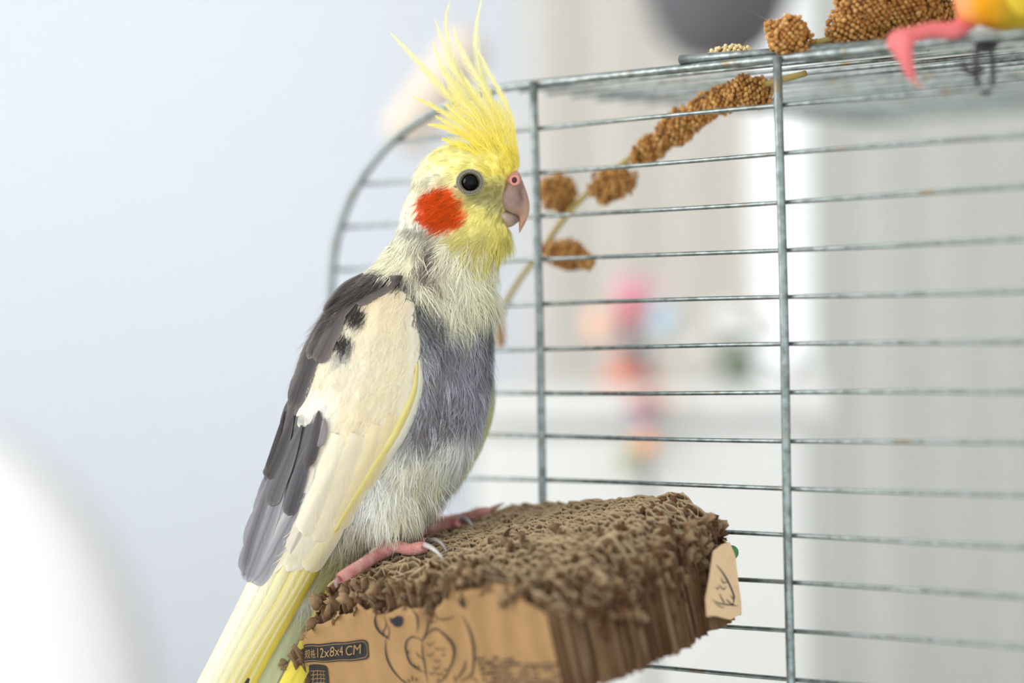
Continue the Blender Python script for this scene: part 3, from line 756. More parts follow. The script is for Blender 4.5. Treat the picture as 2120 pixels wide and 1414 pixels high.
def strands(nclump, K, lenf, mask, lift, widthf, spread, colf, seed, jit=.0012):
    """ribbon strands on the body; lenf/mask by pixel position"""
    g = np.random.default_rng(seed)
    t = g.choice(len(tri), nclump, p=ar/ar.sum())
    r1 = np.sqrt(g.random(nclump)); r2 = g.random(nclump)
    R = p0[t]*(1-r1)[:, None]+p1[t]*(r1*(1-r2))[:, None]+p2[t]*(r1*r2)[:, None]; N = fn[t]
    x, y, z = proj(R); k = mask(x, y, N, z, g); R, N, x, y = R[k], N[k], x[k], y[k]; n = len(R)
    fl = flow(x, y); D = fl[:, :1]*RT - fl[:, 1:]*UP
    D = D-N*(D*N).sum(1)[:, None]; D /= np.linalg.norm(D, axis=1)[:, None]+1e-9
    S = np.cross(N, D)
    yaw = .28*g.normal(size=n)                           # each clump turns a little
    D, S = D*np.cos(yaw)[:, None]+S*np.sin(yaw)[:, None], S*np.cos(yaw)[:, None]-D*np.sin(yaw)[:, None]
    Ln = lenf(x, y)*g.uniform(.75, 1.25, n); LF = lift*g.uniform(.3, 1.5, n)
    cc = colf(x, y)*g.uniform(.78, 1.22, n)[:, None]
    Vs, Cs = [], []
    for q in range(K):
        u = (q/(K-1)-.5)*2 if K > 1 else 0
        an = spread*u+.10*g.normal(size=n); st = g.uniform(0, .35, n)
        Lq = Ln*(1-.35*abs(u))*g.uniform(.8, 1.15, n)
        root = R+D*(Ln*st)[:, None]+S*(jit*g.normal(size=n))[:, None]+N*.0001
        dr = D*np.cos(an)[:, None]+S*np.sin(an)[:, None]; sd = S*np.cos(an)[:, None]-D*np.sin(an)[:, None]
        wd = widthf*g.uniform(.6, 1.3, n)
        sh = g.uniform(.92, 1.1, n)[:, None]
        pts = []
        for f, wf in ((0, .8), (.35, 1), (.7, .75), (1, .12)):
            bend = -.5*an*f*f
            P = root+(dr*np.cos(bend)[:, None]+sd*np.sin(bend)[:, None])*(Lq*f)[:, None]+N*(Lq*(LF*np.sin(f*1.9)))[:, None]
            pts += [P-sd*(wd*wf)[:, None], P+sd*(wd*wf)[:, None]]
        Vs.append(np.stack(pts, 1)); Cs.append(np.repeat((cc*sh)[:, None, :], 8, 1))
    Vv = np.concatenate(Vs).reshape(-1, 3); Cc = np.concatenate(Cs).reshape(-1, 3); m = len(Vv)//8
    base = np.arange(m)[:, None]*8
    Fc = np.concatenate([base+np.array([0, 1, 3, 2]), base+np.array([2, 3, 5, 4]), base+np.array([4, 5, 7, 6])])
    return Vv, Fc, np.clip(Cc, 0, 1)
def eyehole(x, y): return ((x-973)/27.)**2+((y-377)/25.)**2 > 1
def beakhole(x, y): return ~((x > 1046) & (y > 358) & (y < 470) & (x > 1060-(y-358)*.28) & ~((y > 440) & (x < 1052)))
def wing_hide(x, y):
    return sd_poly(x, y, [(800, 606), (845, 615), (858, 660), (860, 770), (840, 840), (810, 905), (760, 965), (700, 1060), (640, 1170), (500, 1250), (480, 1190), (560, 950), (600, 800), (650, 690)])
def lenbody(x, y):
    return np.where(y < 480, .0042, np.where(y < 560, .0085, .0125))*np.where((y > 960) & (x < 860), 1.1, 1)
near = lambda N: (N@FW) < .45
mk1 = lambda x, y, N, z, g: (y > 470) & ~((y > 1072) & (x > 745)) & near(N) & (wing_hide(x, y) > -12) & eyehole(x, y) & beakhole(x, y)
mk2 = lambda x, y, N, z, g: (y <= 500) & eyehole(x, y) & beakhole(x, y) & near(N)
mkc = lambda x, y, N, z, g: (sd_poly(x, y, CHEEK) < -3) & (N@FW < -.2)
mkf = lambda x, y, N, z, g: (N@FW >= .40) & eyehole(x, y) & beakhole(x, y)
def joinS(*L):
    n = 0; V, Fc, C_ = [], [], []
    for v, f, c in L: V.append(v); Fc.append(f+n); C_.append(c); n += len(v)
    return np.concatenate(V), np.concatenate(Fc), np.concatenate(C_)
vv = joinS(strands(9000, 9, lenbody, mk1, .16, .00010, .42, body_col, 1), strands(12000, 5, lenbody, mk2, .10, .00008, .30, body_col, 2, .0006), strands(3500, 5, lenbody, mkf, .14, .00016, .42, body_col, 4))
BR = [(880, 660), (940, 690), (1015, 680), (1010, 790), (975, 860), (900, 890), (860, 890), (875, 770)]
vv = joinS(vv, strands(5200, 7, lambda x, y: np.full(x.shape, .0105), lambda x, y, N, z, g: (sd_poly(x, y, BR) < 10) & (N@FW < .1) & (noise2(x, y, 34, 5) > -.15), .30, .00011, .5, lambda x, y: np.ones(x.shape+(3,))*lin((186, 186, 194))*(1+.25*noise2(x, y, 20, 4))[..., None], 5),
          strands(2600, 7, lambda x, y: np.full(x.shape, .011), lambda x, y, N, z, g: (sd_poly(x, y, [(850, 500), (1045, 500), (1035, 560), (1020, 650), (960, 670), (880, 600)]) < 0) & (((x-884)/36)**2+((y-530)/54)**2 > 1) & (N@FW < .1), .32, .00012, .5, lambda x, y: np.ones(x.shape+(3,))*lin((244, 242, 220))*(1+.1*noise2(x, y, 20, 4))[..., None], 6),
          strands(2600, 7, lambda x, y: np.full(x.shape, .012), lambda x, y, N, z, g: (y > 880) & (y < 1060) & (x > 760) & (wing_hide(x, y) > 12) & (N@FW < .1), .30, .00012, .5, lambda x, y: np.ones(x.shape+(3,))*lin((246, 247, 240)), 8))
mk('plumage', *vv[:2], M_down, tiel, colors=vv[2], kind='stuff', label='fine down over head, breast and belly')
vv = strands(26000, 4, lambda x, y: np.full(x.shape, .0048), mkc, .20, .00008, .22, lambda x, y: np.ones(x.shape+(3,))*lin((218, 86, 22))*(1+.35*noise2(x, y, 5, 8))[..., None], 3, .0005)
mk('cheek_patch', *vv[:2], M_down, tiel, colors=vv[2], kind='stuff', label='round orange cheek patch')

# ---- eye, ring, beak
V, Fc = ellVF(973, 377, 13.0, 19, 18.5, 3.9); mk('eye', V, Fc, M_eye, tiel)
V, Fc = ellVF(973, 377, -12.6, 17.5, 17, 3.6); mk('eye', V, Fc, M_eye, tiel)
mb = MB(); t = np.linspace(0, 2*pi, 41)
for rr, wr, dd, c in ((21.5, .00055, 14.8, (104, 100, 92)), (25.5, .0005, 14.3, (134, 130, 112))):
    V, Fc = tube(Bn(973+rr*1.04*np.cos(t), 377+rr*.97*np.sin(t), dd+0*t), wr, 8, cap=False); mb.add(V, Fc, lin(c))
for rr, nn in ((22.5, 36), (26.5, 42)):
    for k in range(nn):
        a = 2*pi*k/nn; V, Fc = sphereVF(Bp(973+rr*1.04*cos(a), 377+rr*.97*sin(a), 15.2 if rr < 23 else 14.6), .0003, 6, 4); mb.add(V, Fc, lin((158, 152, 132)))
V, Fc = tube([Bp(950, 383, 14.2), Bp(942, 386, 13.6), Bp(936, 387, 13)], [.0009, .0006, .0002], 6); mb.add(V, Fc, lin((140, 134, 112)))
mb.build('eye_ring', M_foot, tiel, label='bare grey ring of skin around the eye')
def beakloft(secs, colf, name, lab=None):
    """sections: (outer px, inner px, half depth mm)"""
    S = spline(np.array([[*a, *b, h] for a, b, h in secs], float), 30); n = 20; ang = np.linspace(0, 2*pi, n, endpoint=False)
    V, C_ = [], []
    for ox, oy, ix, iy, h in S:
        c, s = np.cos(ang), np.sin(ang)
        px = (ox+ix)/2+(ox-ix)/2*c; py = (oy+iy)/2+(oy-iy)/2*c
        V.append(Bn(px, py, h*np.sign(s)*np.abs(s)**.8*(1-.25*c))); C_.append(colf(px, py))
    m = len(S); V = np.concatenate(V)
    Fc = [[i*n+k, i*n+(k+1) % n, (i+1)*n+(k+1) % n, (i+1)*n+k] for i in range(m-1) for k in range(n)]+[list(range(n))[::-1], [(m-1)*n+k for k in range(n)]]
    return mk(name, V, Fc, M_horn, tiel, colors=np.concatenate(C_), label=lab)
def beakcol(x, y): return paint((160, 128, 112), [('e', (1062, 410, 26, 24, 30), (150, 122, 110), 14, .8), ('e', (1080, 415, 5, 46, -5), (88, 72, 70), 5, .7), ('e', (1091, 420, 6, 50, -4), (196, 158, 140), 6, .7), ('e', (1084, 455, 12, 30, 10), (204, 160, 132), 10, .8), ('e', (1050, 440, 16, 10, 20), (196, 172, 150), 8, .6)], x, y, 6, 2.5)
beakloft([((1066, 352), (1050, 372), 3.4), ((1077, 364), (1040, 394), 6.0), ((1087, 388), (1028, 408), 7.4), ((1094, 410), (1031, 428), 7.2), ((1096.5, 428), (1054, 441), 5.6), ((1094, 446), (1072, 449), 3.3), ((1087, 463), (1074, 464), 2.1), ((1076, 482), (1074.5, 481), .3)], beakcol, 'upper_beak', 'hooked pinkish brown upper beak')
def beakcol2(x, y): return paint((176, 150, 132), [('e', (1064, 448, 12, 12, 0), (112, 96, 90), 8, .8), ('e', (1046, 450, 12, 12, 0), (200, 178, 158), 8, .7)], x, y, 6, 2)
beakloft([((1038, 460), (1026, 430), 6.2), ((1050, 470), (1040, 434), 6.2), ((1060, 469), (1054, 438), 4.4), ((1070, 462), (1066, 441), 3.4), ((1075, 457), (1073, 446), 1.8)], beakcol2, 'lower_beak', 'short lower beak tucked under the hook')
cer = MB()
V, Fc = ellVF(1064, 372, 3.2, 15, 19, 3.4, 10); cer.add(V, Fc, lin((206, 152, 136)))
V, Fc = ellVF(1064, 372, -3.2, 15, 19, 3.4, 10); cer.add(V, Fc, lin((206, 152, 136)))
t = np.linspace(0, 2*pi, 21)
V, Fc = tube(Bn(1065+8.2*np.cos(t), 373+9*np.sin(t), 6.3+0*t), .0007, 7, cap=False); cer.add(V, Fc, lin((218, 150, 138)))
cer.build('cere', M_foot, tiel, label='bare pink cere with nostril')
V, Fc = ellVF(1065, 373, 6.1, 6, 7, 1.0); mk('nostril', V, Fc, pmat('nostril_dark', (70, 22, 28), .6, noise=300, var=.2), tiel)

# ---- feathers
def vane(path, wpx, dfun, colr, n=22, m=7, tip=.75, asym=0, camber=.5, edge=None, shaft=None, base_w=.35, curl=0, lifttip=0):
    """a feather blade along photo pixels. returns V, F, C, UV"""
    P = spline(path, n); T = np.gradient(P, axis=0); T /= np.linalg.norm(T, axis=1)[:, None]+1e-9
    N_ = np.stack([-T[:, 1], T[:, 0]], -1)
    f = np.linspace(0, 1, n); L_ = np.linalg.norm(np.diff(P, axis=0), axis=1).sum()
    wd = wpx/2*np.minimum(base_w+(1-base_w)*np.sin(np.clip(f/.45, 0, 1)*pi/2), 1)
    tl = np.clip((f-tip)/(1-tip), 0, 1); wd = wd*np.sqrt(np.maximum(0, 1-tl**2.2))+.15
    u = np.linspace(-1, 1, m)
    X = P[:, 0:1]+N_[:, 0:1]*wd[:, None]*(u+asym*(1-u*u)); Y = P[:, 1:2]+N_[:, 1:2]*wd[:, None]*(u+asym*(1-u*u))
    Dp = dfun(X, Y)+camber*(1-u*u)[None, :]+lifttip*(f**3)[:, None]
    V = Bn(X, Y, Dp).reshape(-1, 3)
    C_ = np.ones((n, m, 3))*lin(colr) if not callable(colr) else colr(X, Y)
    C_ = np.array(C_, float)
    if edge is not None:
        k = np.clip((np.abs(u)-.55)/.45, 0, 1)[None, :, None]*np.ones((n, 1, 1)); k = np.maximum(k, np.clip((f-.86)/.14, 0, 1)[:, None, None]); C_ = C_*(1-k*.8)+lin(edge)*k*.8
    if shaft is not None:
        k = np.exp(-(u/.14)**2)[None, :, None]; C_ = C_*(1-k*.8)+lin(shaft)*k*.8
    UV = np.stack([np.broadcast_to(u*wpx/8, (n, m)), np.broadcast_to((f*L_/8)[:, None], (n, m))], -1).reshape(-1, 2)
    Fc = [[i*m+k, i*m+k+1, (i+1)*m+k+1, (i+1)*m+k] for i in range(n-1) for k in range(m-1)]
    return V, Fc, np.clip(C_.reshape(-1, 3), 0, 1), UV
def feather(name, parent, *a, **k):
    V, Fc, C_, UV = vane(*a, **k); return mk(name, V, Fc, M_feather, parent, colors=C_, uv=UV)
# wing surface (near side)
WR = np.array([(585, 800, 830, 19), (610, 742, 852, 24), (640, 694, 864, 27.5), (700, 648, 870, 31), (770, 614, 870, 33), (850, 598, 852, 33.5), (920, 580, 824, 32.5), (990, 560, 776, 29), (1060, 537, 726, 24), (1120, 520, 690, 20), (1190, 504, 640, 15.5), (1300, 452, 572, 10), (1414, 402, 502, 7), (1560, 330, 412, 5)], float)
def wing_d(x, y):
    l = np.interp(y, WR[:, 0], WR[:, 1]); r_ = np.interp(y, WR[:, 0], WR[:, 2]); c = np.interp(y, WR[:, 0], WR[:, 3])
    s = np.clip((x-l)/(r_-l+1e-6), -.15, 1.15)
    return c*np.interp(s, [-.15, 0, .12, .3, .55, .8, .95, 1.0, 1.15], [.02, .22, .55, .84, 1, .99, .93, .88, .70])
def wgt(y): return np.interp(y, WR[:, 0], WR[:, 1]), np.interp(y, WR[:, 0], WR[:, 2])
CREAM = (244, 235, 208)
WING_L = [('e', (800, 640, 60, 40, 0), (244, 232, 202), 20, .8), ('e', (690, 800, 60, 120, 20), (236, 230, 212), 30, .6), ('e', (650, 860, 36, 40, 0), (228, 226, 220), 16, .8),
          ('p', [(700, 618), (830, 572), (856, 604), (800, 596), (748, 622), (700, 680), (655, 745), (632, 772), (618, 830), (600, 870), (560, 960), (570, 860), (600, 760), (640, 690)], (88, 82, 80), 8, 1),
          ('e', (738, 656, 19, 26, 20), (64, 58, 56), 6, 1), ('e', (705, 655, 10, 22, 30), (86, 80, 74), 7, .8), ('e', (712, 716, 20, 19, 0), (62, 58, 58), 6, 1), ('e', (702, 744, 18, 12, 0), (164, 166, 170), 8, .8), ('e', (742, 618, 12, 10, 0), (84, 78, 74), 6, .9),
          ('p', [(604, 852), (640, 868), (662, 872), (655, 900), (640, 960), (600, 1060), (556, 1040), (500, 1040), (520, 930), (570, 850)], (96, 94, 98), 8, 1),
          ('e', (640, 1010, 22, 60, 15), (214, 208, 196), 14, .8),
          ('p', [(560, 1000), (600, 1060), (560, 1160), (510, 1212), (470, 1215), (500, 1040)], (140, 140, 146), 10, 1),
          ('e', (770, 900, 70, 120, 25), (244, 233, 202), 40, .6), ('e', (720, 1020, 60, 70, 25), (240, 226, 178), 30, .7), ('e', (600, 1120, 40, 60, 20), (236, 232, 212), 20, .6)]
def wing_col(x, y): return paint(CREAM, WING_L, x, y, 9, 4)
nr, nc = 60, 26; V = []; C_ = []
for i in range(nr):
    y = 585+(1185-585)*i/(nr-1); l, r_ = wgt(y); X = l+(r_-l)*np.linspace(0.0, 1, nc); Yv = np.full(nc, y)
    V.append(Bn(X, Yv, wing_d(X, Yv)-.8)); C_.append(wing_col(X, Yv))
for i in range(nr):      # underside, so the wing has a body
    y = 585+(1185-585)*i/(nr-1); l, r_ = wgt(y); X = l+(r_-l)*np.linspace(0.0, 1, nc); Yv = np.full(nc, y)
    V.append(Bn(X, Yv, wing_d(X, Yv)*.86-3)); C_.append(wing_col(X, Yv))
q = lambda s, i, k: (s*nr+i)*nc+k
Fc = [[q(0, i, k), q(0, i, k+1), q(0, i+1, k+1), q(0, i+1, k)] for i in range(nr-1) for k in range(nc-1)]+[[q(1, i, k), q(1, i+1, k), q(1, i+1, k+1), q(1, i, k+1)] for i in range(nr-1) for k in range(nc-1)]
Fc += [[q(0, i, k), q(0, i+1, k), q(1, i+1, k), q(1, i, k)] for i in range(nr-1) for k in (0,)]+[[q(0, i+1, k), q(0, i, k), q(1, i, k), q(1, i+1, k)] for i in range(nr-1) for k in (nc-1,)]
wingV = np.concatenate(V); wing = mk('wing', wingV, Fc, M_skin, tiel, colors=np.concatenate(C_), label='folded near wing, cream with dark grey patches')
# covert rows: direction runs from the shoulder towards the tail
def wdir(x, y):
    l, r_ = wgt(y); s = (x-l)/(r_-l)
    a = np.interp(y, [590, 700, 850, 1000, 1200], [118, 110, 112, 118, 118])+(.5-s)*-12
    return cos(radians(a)), sin(radians(a))
rows_ = []
yy = 612
while yy < 1120:
    k = (yy-612)/500.; ln = 46+75*k; wd = 30+16*k
    l, r_ = wgt(yy); nx = max(3, int((r_-l)/(wd*.52)))
    for i in range(nx):
        s = (i+.5*((len(rows_)) % 2))/nx+.03*random.uniform(-1, 1)
        rows_.append((l+(r_-l)*min(max(s, .04), .97), yy+random.uniform(-9, 9), ln*random.uniform(.85, 1.15), wd*random.uniform(.85, 1.1)))
    yy += ln*.40
rows_.sort(key=lambda t: -t[1])
for i, (x, y, ln, wd) in enumerate(rows_):
    dx, dy = wdir(x, y); lay = .25+.8*(1-(y-600)/560.)+.1*random.random()
    ex, ey = x+dx*ln, y+dy*ln
    cc = wing_col(np.array([x+dx*ln*.62]), np.array([y+dy*ln*.62]))[0]
    g_ = random.uniform(.98, 1.03)
    feather('covert_feather', wing, [(x, y), (x+dx*ln*.5+random.uniform(-3, 3), y+dy*ln*.5), (ex, ey)], wd,
            lambda X, Y, lay=lay: wing_d(X, Y)+lay-.4, lambda X, Y, cc=cc, g_=g_: np.clip(.45*wing_col(X, Y)+.55*cc, 0, 1)*g_, n=14, m=7, tip=.55, camber=.4, lifttip=.22, base_w=.6, edge=(252, 247, 230) if cc.mean() > .55 else None)
# long dark and grey feathers along the outer edge of the wing
DG, MG, LG = (74, 70, 70), (112, 110, 114), (156, 156, 160)
longs = [
    ([(640, 1010), (600, 1080), (545, 1180), (520, 1206)], 40, LG, (200, 198, 196), .2), ([(600, 960), (560, 1070), (522, 1170), (510, 1204)], 36, (138, 138, 142), (182, 182, 184), .5), ([(576, 940), (546, 1040), (520, 1120), (503, 1192)], 24, MG, (150, 150, 152), .8),
    ([(655, 960), (640, 1040), (618, 1110), (600, 1146)], 40, (222, 216, 200), None, .5),
    ([(648, 900), (622, 980), (604, 1040), (597, 1068)], 32, (86, 84, 88), (120, 118, 120), 1.2), ([(625, 880), (592, 960), (568, 1020), (560, 1048)], 34, (98, 96, 98), (124, 122, 124), 1.5), ([(608, 860), (582, 930), (561, 975), (553, 990)], 30, DG, (108, 104, 104), 1.8),
    ([(660, 850), (656, 890), (644, 940), (632, 966)], 26, (78, 74, 76), (110, 104, 102), 2.0), ([(672, 866), (666, 900), (658, 925)], 20, (150, 144, 142), None, 1.9), ([(590, 850), (572, 920), (559, 960), (550, 985)], 16, (66, 62, 62), None, 1.6),
    ([(690, 660), (650, 730), (622, 800), (604, 850)], 36, DG, (120, 116, 114), 1.4), ([(678, 640), (642, 720), (616, 800), (602, 866)], 28, (96, 90, 88), (130, 126, 122), 1.2), ([(720, 630), (690, 680), (668, 725), (655, 750)], 36, (92, 86, 84), (120, 112, 108), 2.2), ([(718, 612), (676, 670), (653, 712), (638, 744)], 26, (84, 78, 76), (150, 146, 142), 1.8),
    ([(770, 580), (735, 610), (708, 640), (692, 662)], 30, (88, 80, 78), (110, 104, 100), 2.5), ([(838, 572), (800, 588), (765, 605), (735, 628)], 34, (94, 86, 82), (112, 104, 98), 2.6), ([(752, 566), (716, 596), (690, 628), (672, 652)], 26, (78, 74, 72), (150, 148, 144), 2.2),
    ([(620, 790), (604, 850), (590, 905), (578, 945)], 18, (92, 86, 84), (120, 116, 112), 1.4)]
for path, wd, c, ed, lay in longs:
    feather('flight_covert', wing, path, wd, lambda X, Y, lay=lay: wing_d(X, Y)+lay+.2, c, n=26, m=9, tip=.72, camber=.7, edge=ed, shaft=tuple(v*.8 for v in c), base_w=.12)
# cream secondaries over the middle of the wing
for path, wd, c, lay in [
    ([(740, 900), (700, 1010), (668, 1090), (650, 1120)], 56, (240, 230, 200), .9), ([(700, 900), (668, 1000), (640, 1080), (628, 1108)], 50, (238, 230, 206), 1.1), ([(780, 880), (750, 980), (712, 1060), (690, 1092)], 50, (242, 228, 186), .8),
    ([(690, 1000), (655, 1080), (622, 1130), (606, 1150)], 62, (242, 236, 212), .6), ([(720, 1010), (690, 1090), (655, 1150), (634, 1182)], 48, (242, 234, 192), .4), ([(812, 860), (790, 930), (765, 985), (745, 1015)], 40, (242, 226, 176), .7)]:
    feather('secondary_feather', wing, path, wd, lambda X, Y, lay=lay: wing_d(X, Y)+lay, c, n=24, m=9, tip=.7, camber=.8, edge=(250, 244, 222), base_w=.6)
# pale leading edge of the wing: one yellow and one white blade
feather('edge_feather', wing, [(868, 745), (868, 800), (842, 880), (800, 946), (748, 1020), (700, 1095)], 20, lambda X, Y: wing_d(X, Y)+.2, (246, 244, 226), n=40, m=7, tip=.8, camber=.8, base_w=.2)
feather('edge_feather', wing, [(864, 752), (856, 815), (822, 890), (785, 950), (735, 1030), (690, 1105)], 17, lambda X, Y: wing_d(X, Y)+.9, (245, 232, 158), n=40, m=7, tip=.85, camber=.9, base_w=.25, shaft=(246, 230, 130))
# yellow primaries reaching past the wing to the tail
prim = [([(700, 1080), (640, 1190), (560, 1330), (480, 1480), (440, 1560)], 30, (232, 214, 92), -.2), ([(680, 1090), (610, 1220), (530, 1350), (440, 1510), (405, 1580)], 34, (240, 226, 132), .1), ([(650, 1100), (590, 1230), (505, 1370), (420, 1530), (380, 1600)], 34, (242, 232, 158), .4),
        ([(620, 1110), (565, 1230), (480, 1380), (400, 1540), (360, 1610)], 36, (242, 236, 184), .45), ([(590, 1120), (540, 1230), (465, 1370), (385, 1530), (345, 1600)], 36, (240, 238, 204), .5), ([(558, 1130), (526, 1220), (468, 1340), (396, 1480), (352, 1570)], 40, (238, 238, 212), .55)]
for path, wd, c, lay in prim:
    feather('primary_feather', wing, path, wd, lambda X, Y, lay=lay: wing_d(X, Y)+lay-1.2, c, n=34, m=9, tip=.85, camber=1.0, edge=(212, 182, 72) if lay < .48 else (238, 232, 176), shaft=(250, 244, 214), base_w=.7)
# loose barbs over the wing so that the coverts run into each other
def wing_barbs(n, seed):
    g = np.random.default_rng(seed)
    y = g.uniform(590, 1150, n); l, r_ = wgt(y); s = g.uniform(.03, .9, n); x = l+(r_-l)*s
    k = ~((y > 800) & (s < .42)) & ~((y > 960) & (g.random(n) < .6)); x, y, s, l, r_ = x[k], y[k], s[k], l[k], r_[k]; n = len(x)
    a = np.radians(np.interp(y, [590, 700, 850, 1000, 1200], [118, 110, 112, 118, 118])-(.5-s)*12+g.normal(size=n)*9)
    # tufts: barbs share a place and fan out
    L_ = g.uniform(16, 38, n); c = wing_col(x+np.cos(a)*L_*.3, y+np.sin(a)*L_*.3)*g.uniform(.92, 1.1, n)[:, None]
    lay = .55+.8*(1-(y-600)/560.)+g.uniform(0, .35, n); bend = g.normal(size=n)*.25; wd = g.uniform(.45, .85, n)
    pts = []
    for f, wf in ((0, .6), (.4, 1), (.75, .7), (1, .1)):
        aa = a+bend*f; X = x+np.cos(aa)*L_*f; Y = y+np.sin(aa)*L_*f; nx_, ny_ = -np.sin(aa)*wd*wf, np.cos(aa)*wd*wf
        D_ = wing_d(X, Y)+lay+.5*f*f
        pts += [Bn(X-nx_, Y-ny_, D_), Bn(X+nx_, Y+ny_, D_)]
    V = np.stack(pts, 1).reshape(-1, 3); b = np.arange(n)[:, None]*8
    return V, np.concatenate([b+np.array([0, 1, 3, 2]), b+np.array([2, 3, 5, 4]), b+np.array([4, 5, 7, 6])]), np.clip(np.repeat(c, 8, 0), 0, 1)
vv = wing_barbs(3500, 12)
mk('wing_barbs', *vv[:2], M_down, wing, colors=vv[2], kind='stuff')
# far wing: the sliver of yellow beyond the belly
fw_V = []
farw = mk('wing', Bn(*np.array([(990, 640, -20), (1012, 760, -22), (1016, 830, -24), (1000, 900, -25), (965, 970, -24), (880, 1060, -20), (760, 1180, -12), (740, 1150, -24), (850, 980, -30), (930, 840, -31), (960, 720, -28)]).T), [[0, 1, 10], [1, 9, 10], [1, 2, 9], [2, 3, 9], [3, 8, 9], [3, 4, 8], [4, 5, 8], [5, 7, 8], [5, 6, 7]], M_skin, tiel, colors=np.tile(lin((232, 230, 200)), (11, 1)))
for path, wd, c, dd in [([(1000, 700), (1014, 800), (1010, 862), (985, 930), (940, 1000)], 22, (228, 226, 160), -23), ([(985, 720), (1006, 830), (990, 910), (950, 985), (900, 1050)], 30, (236, 232, 190), -24), ([(940, 960), (915, 1020), (893, 1080)], 16, (226, 220, 110), -20), ([(930, 760), (930, 900), (860, 1020), (770, 1150)], 90, (236, 230, 200), -29)]:
    feather('covert_feather', farw, path, wd, lambda X, Y, dd=dd: dd+0*X, c, n=24, m=7, camber=-1.0, edge=(240, 236, 180))
# ---- tail
tail = [([(650, 1150), (610, 1270), (545, 1400), (470, 1540), (420, 1640)], 62, (190, 194, 150), 2), ([(690, 1140), (660, 1250), (600, 1370), (530, 1520), (480, 1640)], 58, (204, 208, 172), 0), ([(700, 1150), (690, 1250), (640, 1370), (575, 1520), (530, 1640)], 54, (206, 206, 150), -2), ([(685, 1170), (672, 1260), (634, 1350), (590, 1440), (540, 1540)], 44, (246, 226, 92), 3.5),
        ([(620, 1230), (560, 1330), (506, 1408), (450, 1490)], 24, (70, 66, 62), 4.5), ([(670, 1160), (640, 1300), (585, 1420), (520, 1560)], 46, (232, 230, 150), -6), ([(620, 1160), (560, 1300), (490, 1430), (400, 1600), (360, 1680)], 44, (236, 226, 120), 4)]
for path, wd, c, dd in tail:
    feather('tail_feather', tiel, path, wd, lambda X, Y, dd=dd: dd+0*X, c, n=30, m=9, tip=.88, camber=1.0, edge=tuple(min(255, v+16) for v in c), shaft=tuple(v*.9 for v in c), base_w=.6)
# under tail coverts: loose pale feathers
for k in range(16):
    x = random.uniform(640, 745); y = random.uniform(1085, 1165)
    feather('tail_covert', tiel, [(x, y), (x-18, y+38), (x-44, y+82)], random.uniform(18, 38), lambda X, Y, k=k: 1.5+(k % 5)*.9+0*X, random.choice([(214, 206, 160), (196, 188, 130), (226, 222, 190), (184, 172, 128)]), n=14, m=7, tip=.6, camber=.8)

# ---- crest
crest_p = [
    ([(806, 65), (839, 99), (875, 137), (911, 178), (950, 222), (1000, 285)], 20, 2), ([(895, 85), (903, 111), (926, 154), (954, 190), (990, 238), (1022, 292)], 17, 4), ([(900, 38), (915, 83), (934, 131), (954, 166), (994, 222), (1030, 290)], 18, 1), ([(932, 2), (923, 36), (926, 79), (942, 135), (966, 178), (1002, 230), (1036, 292)], 17, -2),
    ([(940, 50), (948, 87), (970, 131), (994, 170), (1018, 214), (1043, 286)], 22, 3), ([(998, -6), (987, 44), (985, 87), (990, 127), (1002, 174), (1022, 222), (1050, 290)], 20, -1), ([(990, 105), (1003, 130), (1014, 154), (1037, 194), (1053, 230), (1063, 269), (1071, 330)], 18, 2), ([(853, 200), (883, 214), (919, 234), (958, 257), (1004, 300)], 16, 4), ([(885, 257), (919, 263), (958, 281), (1005, 312)], 18, 5),
    ([(905, 130), (930, 170), (965, 215), (1000, 260), (1030, 305)], 24, 5), ([(930, 180), (960, 215), (995, 255), (1028, 302)], 30, 6), ([(960, 160), (990, 205), (1020, 250), (1045, 300)], 28, 4), ([(1000, 190), (1022, 225), (1042, 262), (1058, 312)], 26, 4), ([(920, 215), (955, 245), (990, 275), (1024, 312)], 30, 6.5), ([(1030, 205), (1045, 245), (1058, 285), (1070, 345)], 24, 3.5), ([(900, 240), (940, 262), (980, 288), (1015, 318)], 24, 6), ([(985, 235), (1012, 262), (1038, 300), (1056, 335)], 30, 6.5), ([(940, 268), (975, 288), (1010, 312), (1036, 336)], 30, 7.5), ([(1018, 262), (1040, 300), (1060, 345)], 26, 5.5), ([(915, 288), (950, 300), (990, 320), (1020, 340)], 26, 8)]
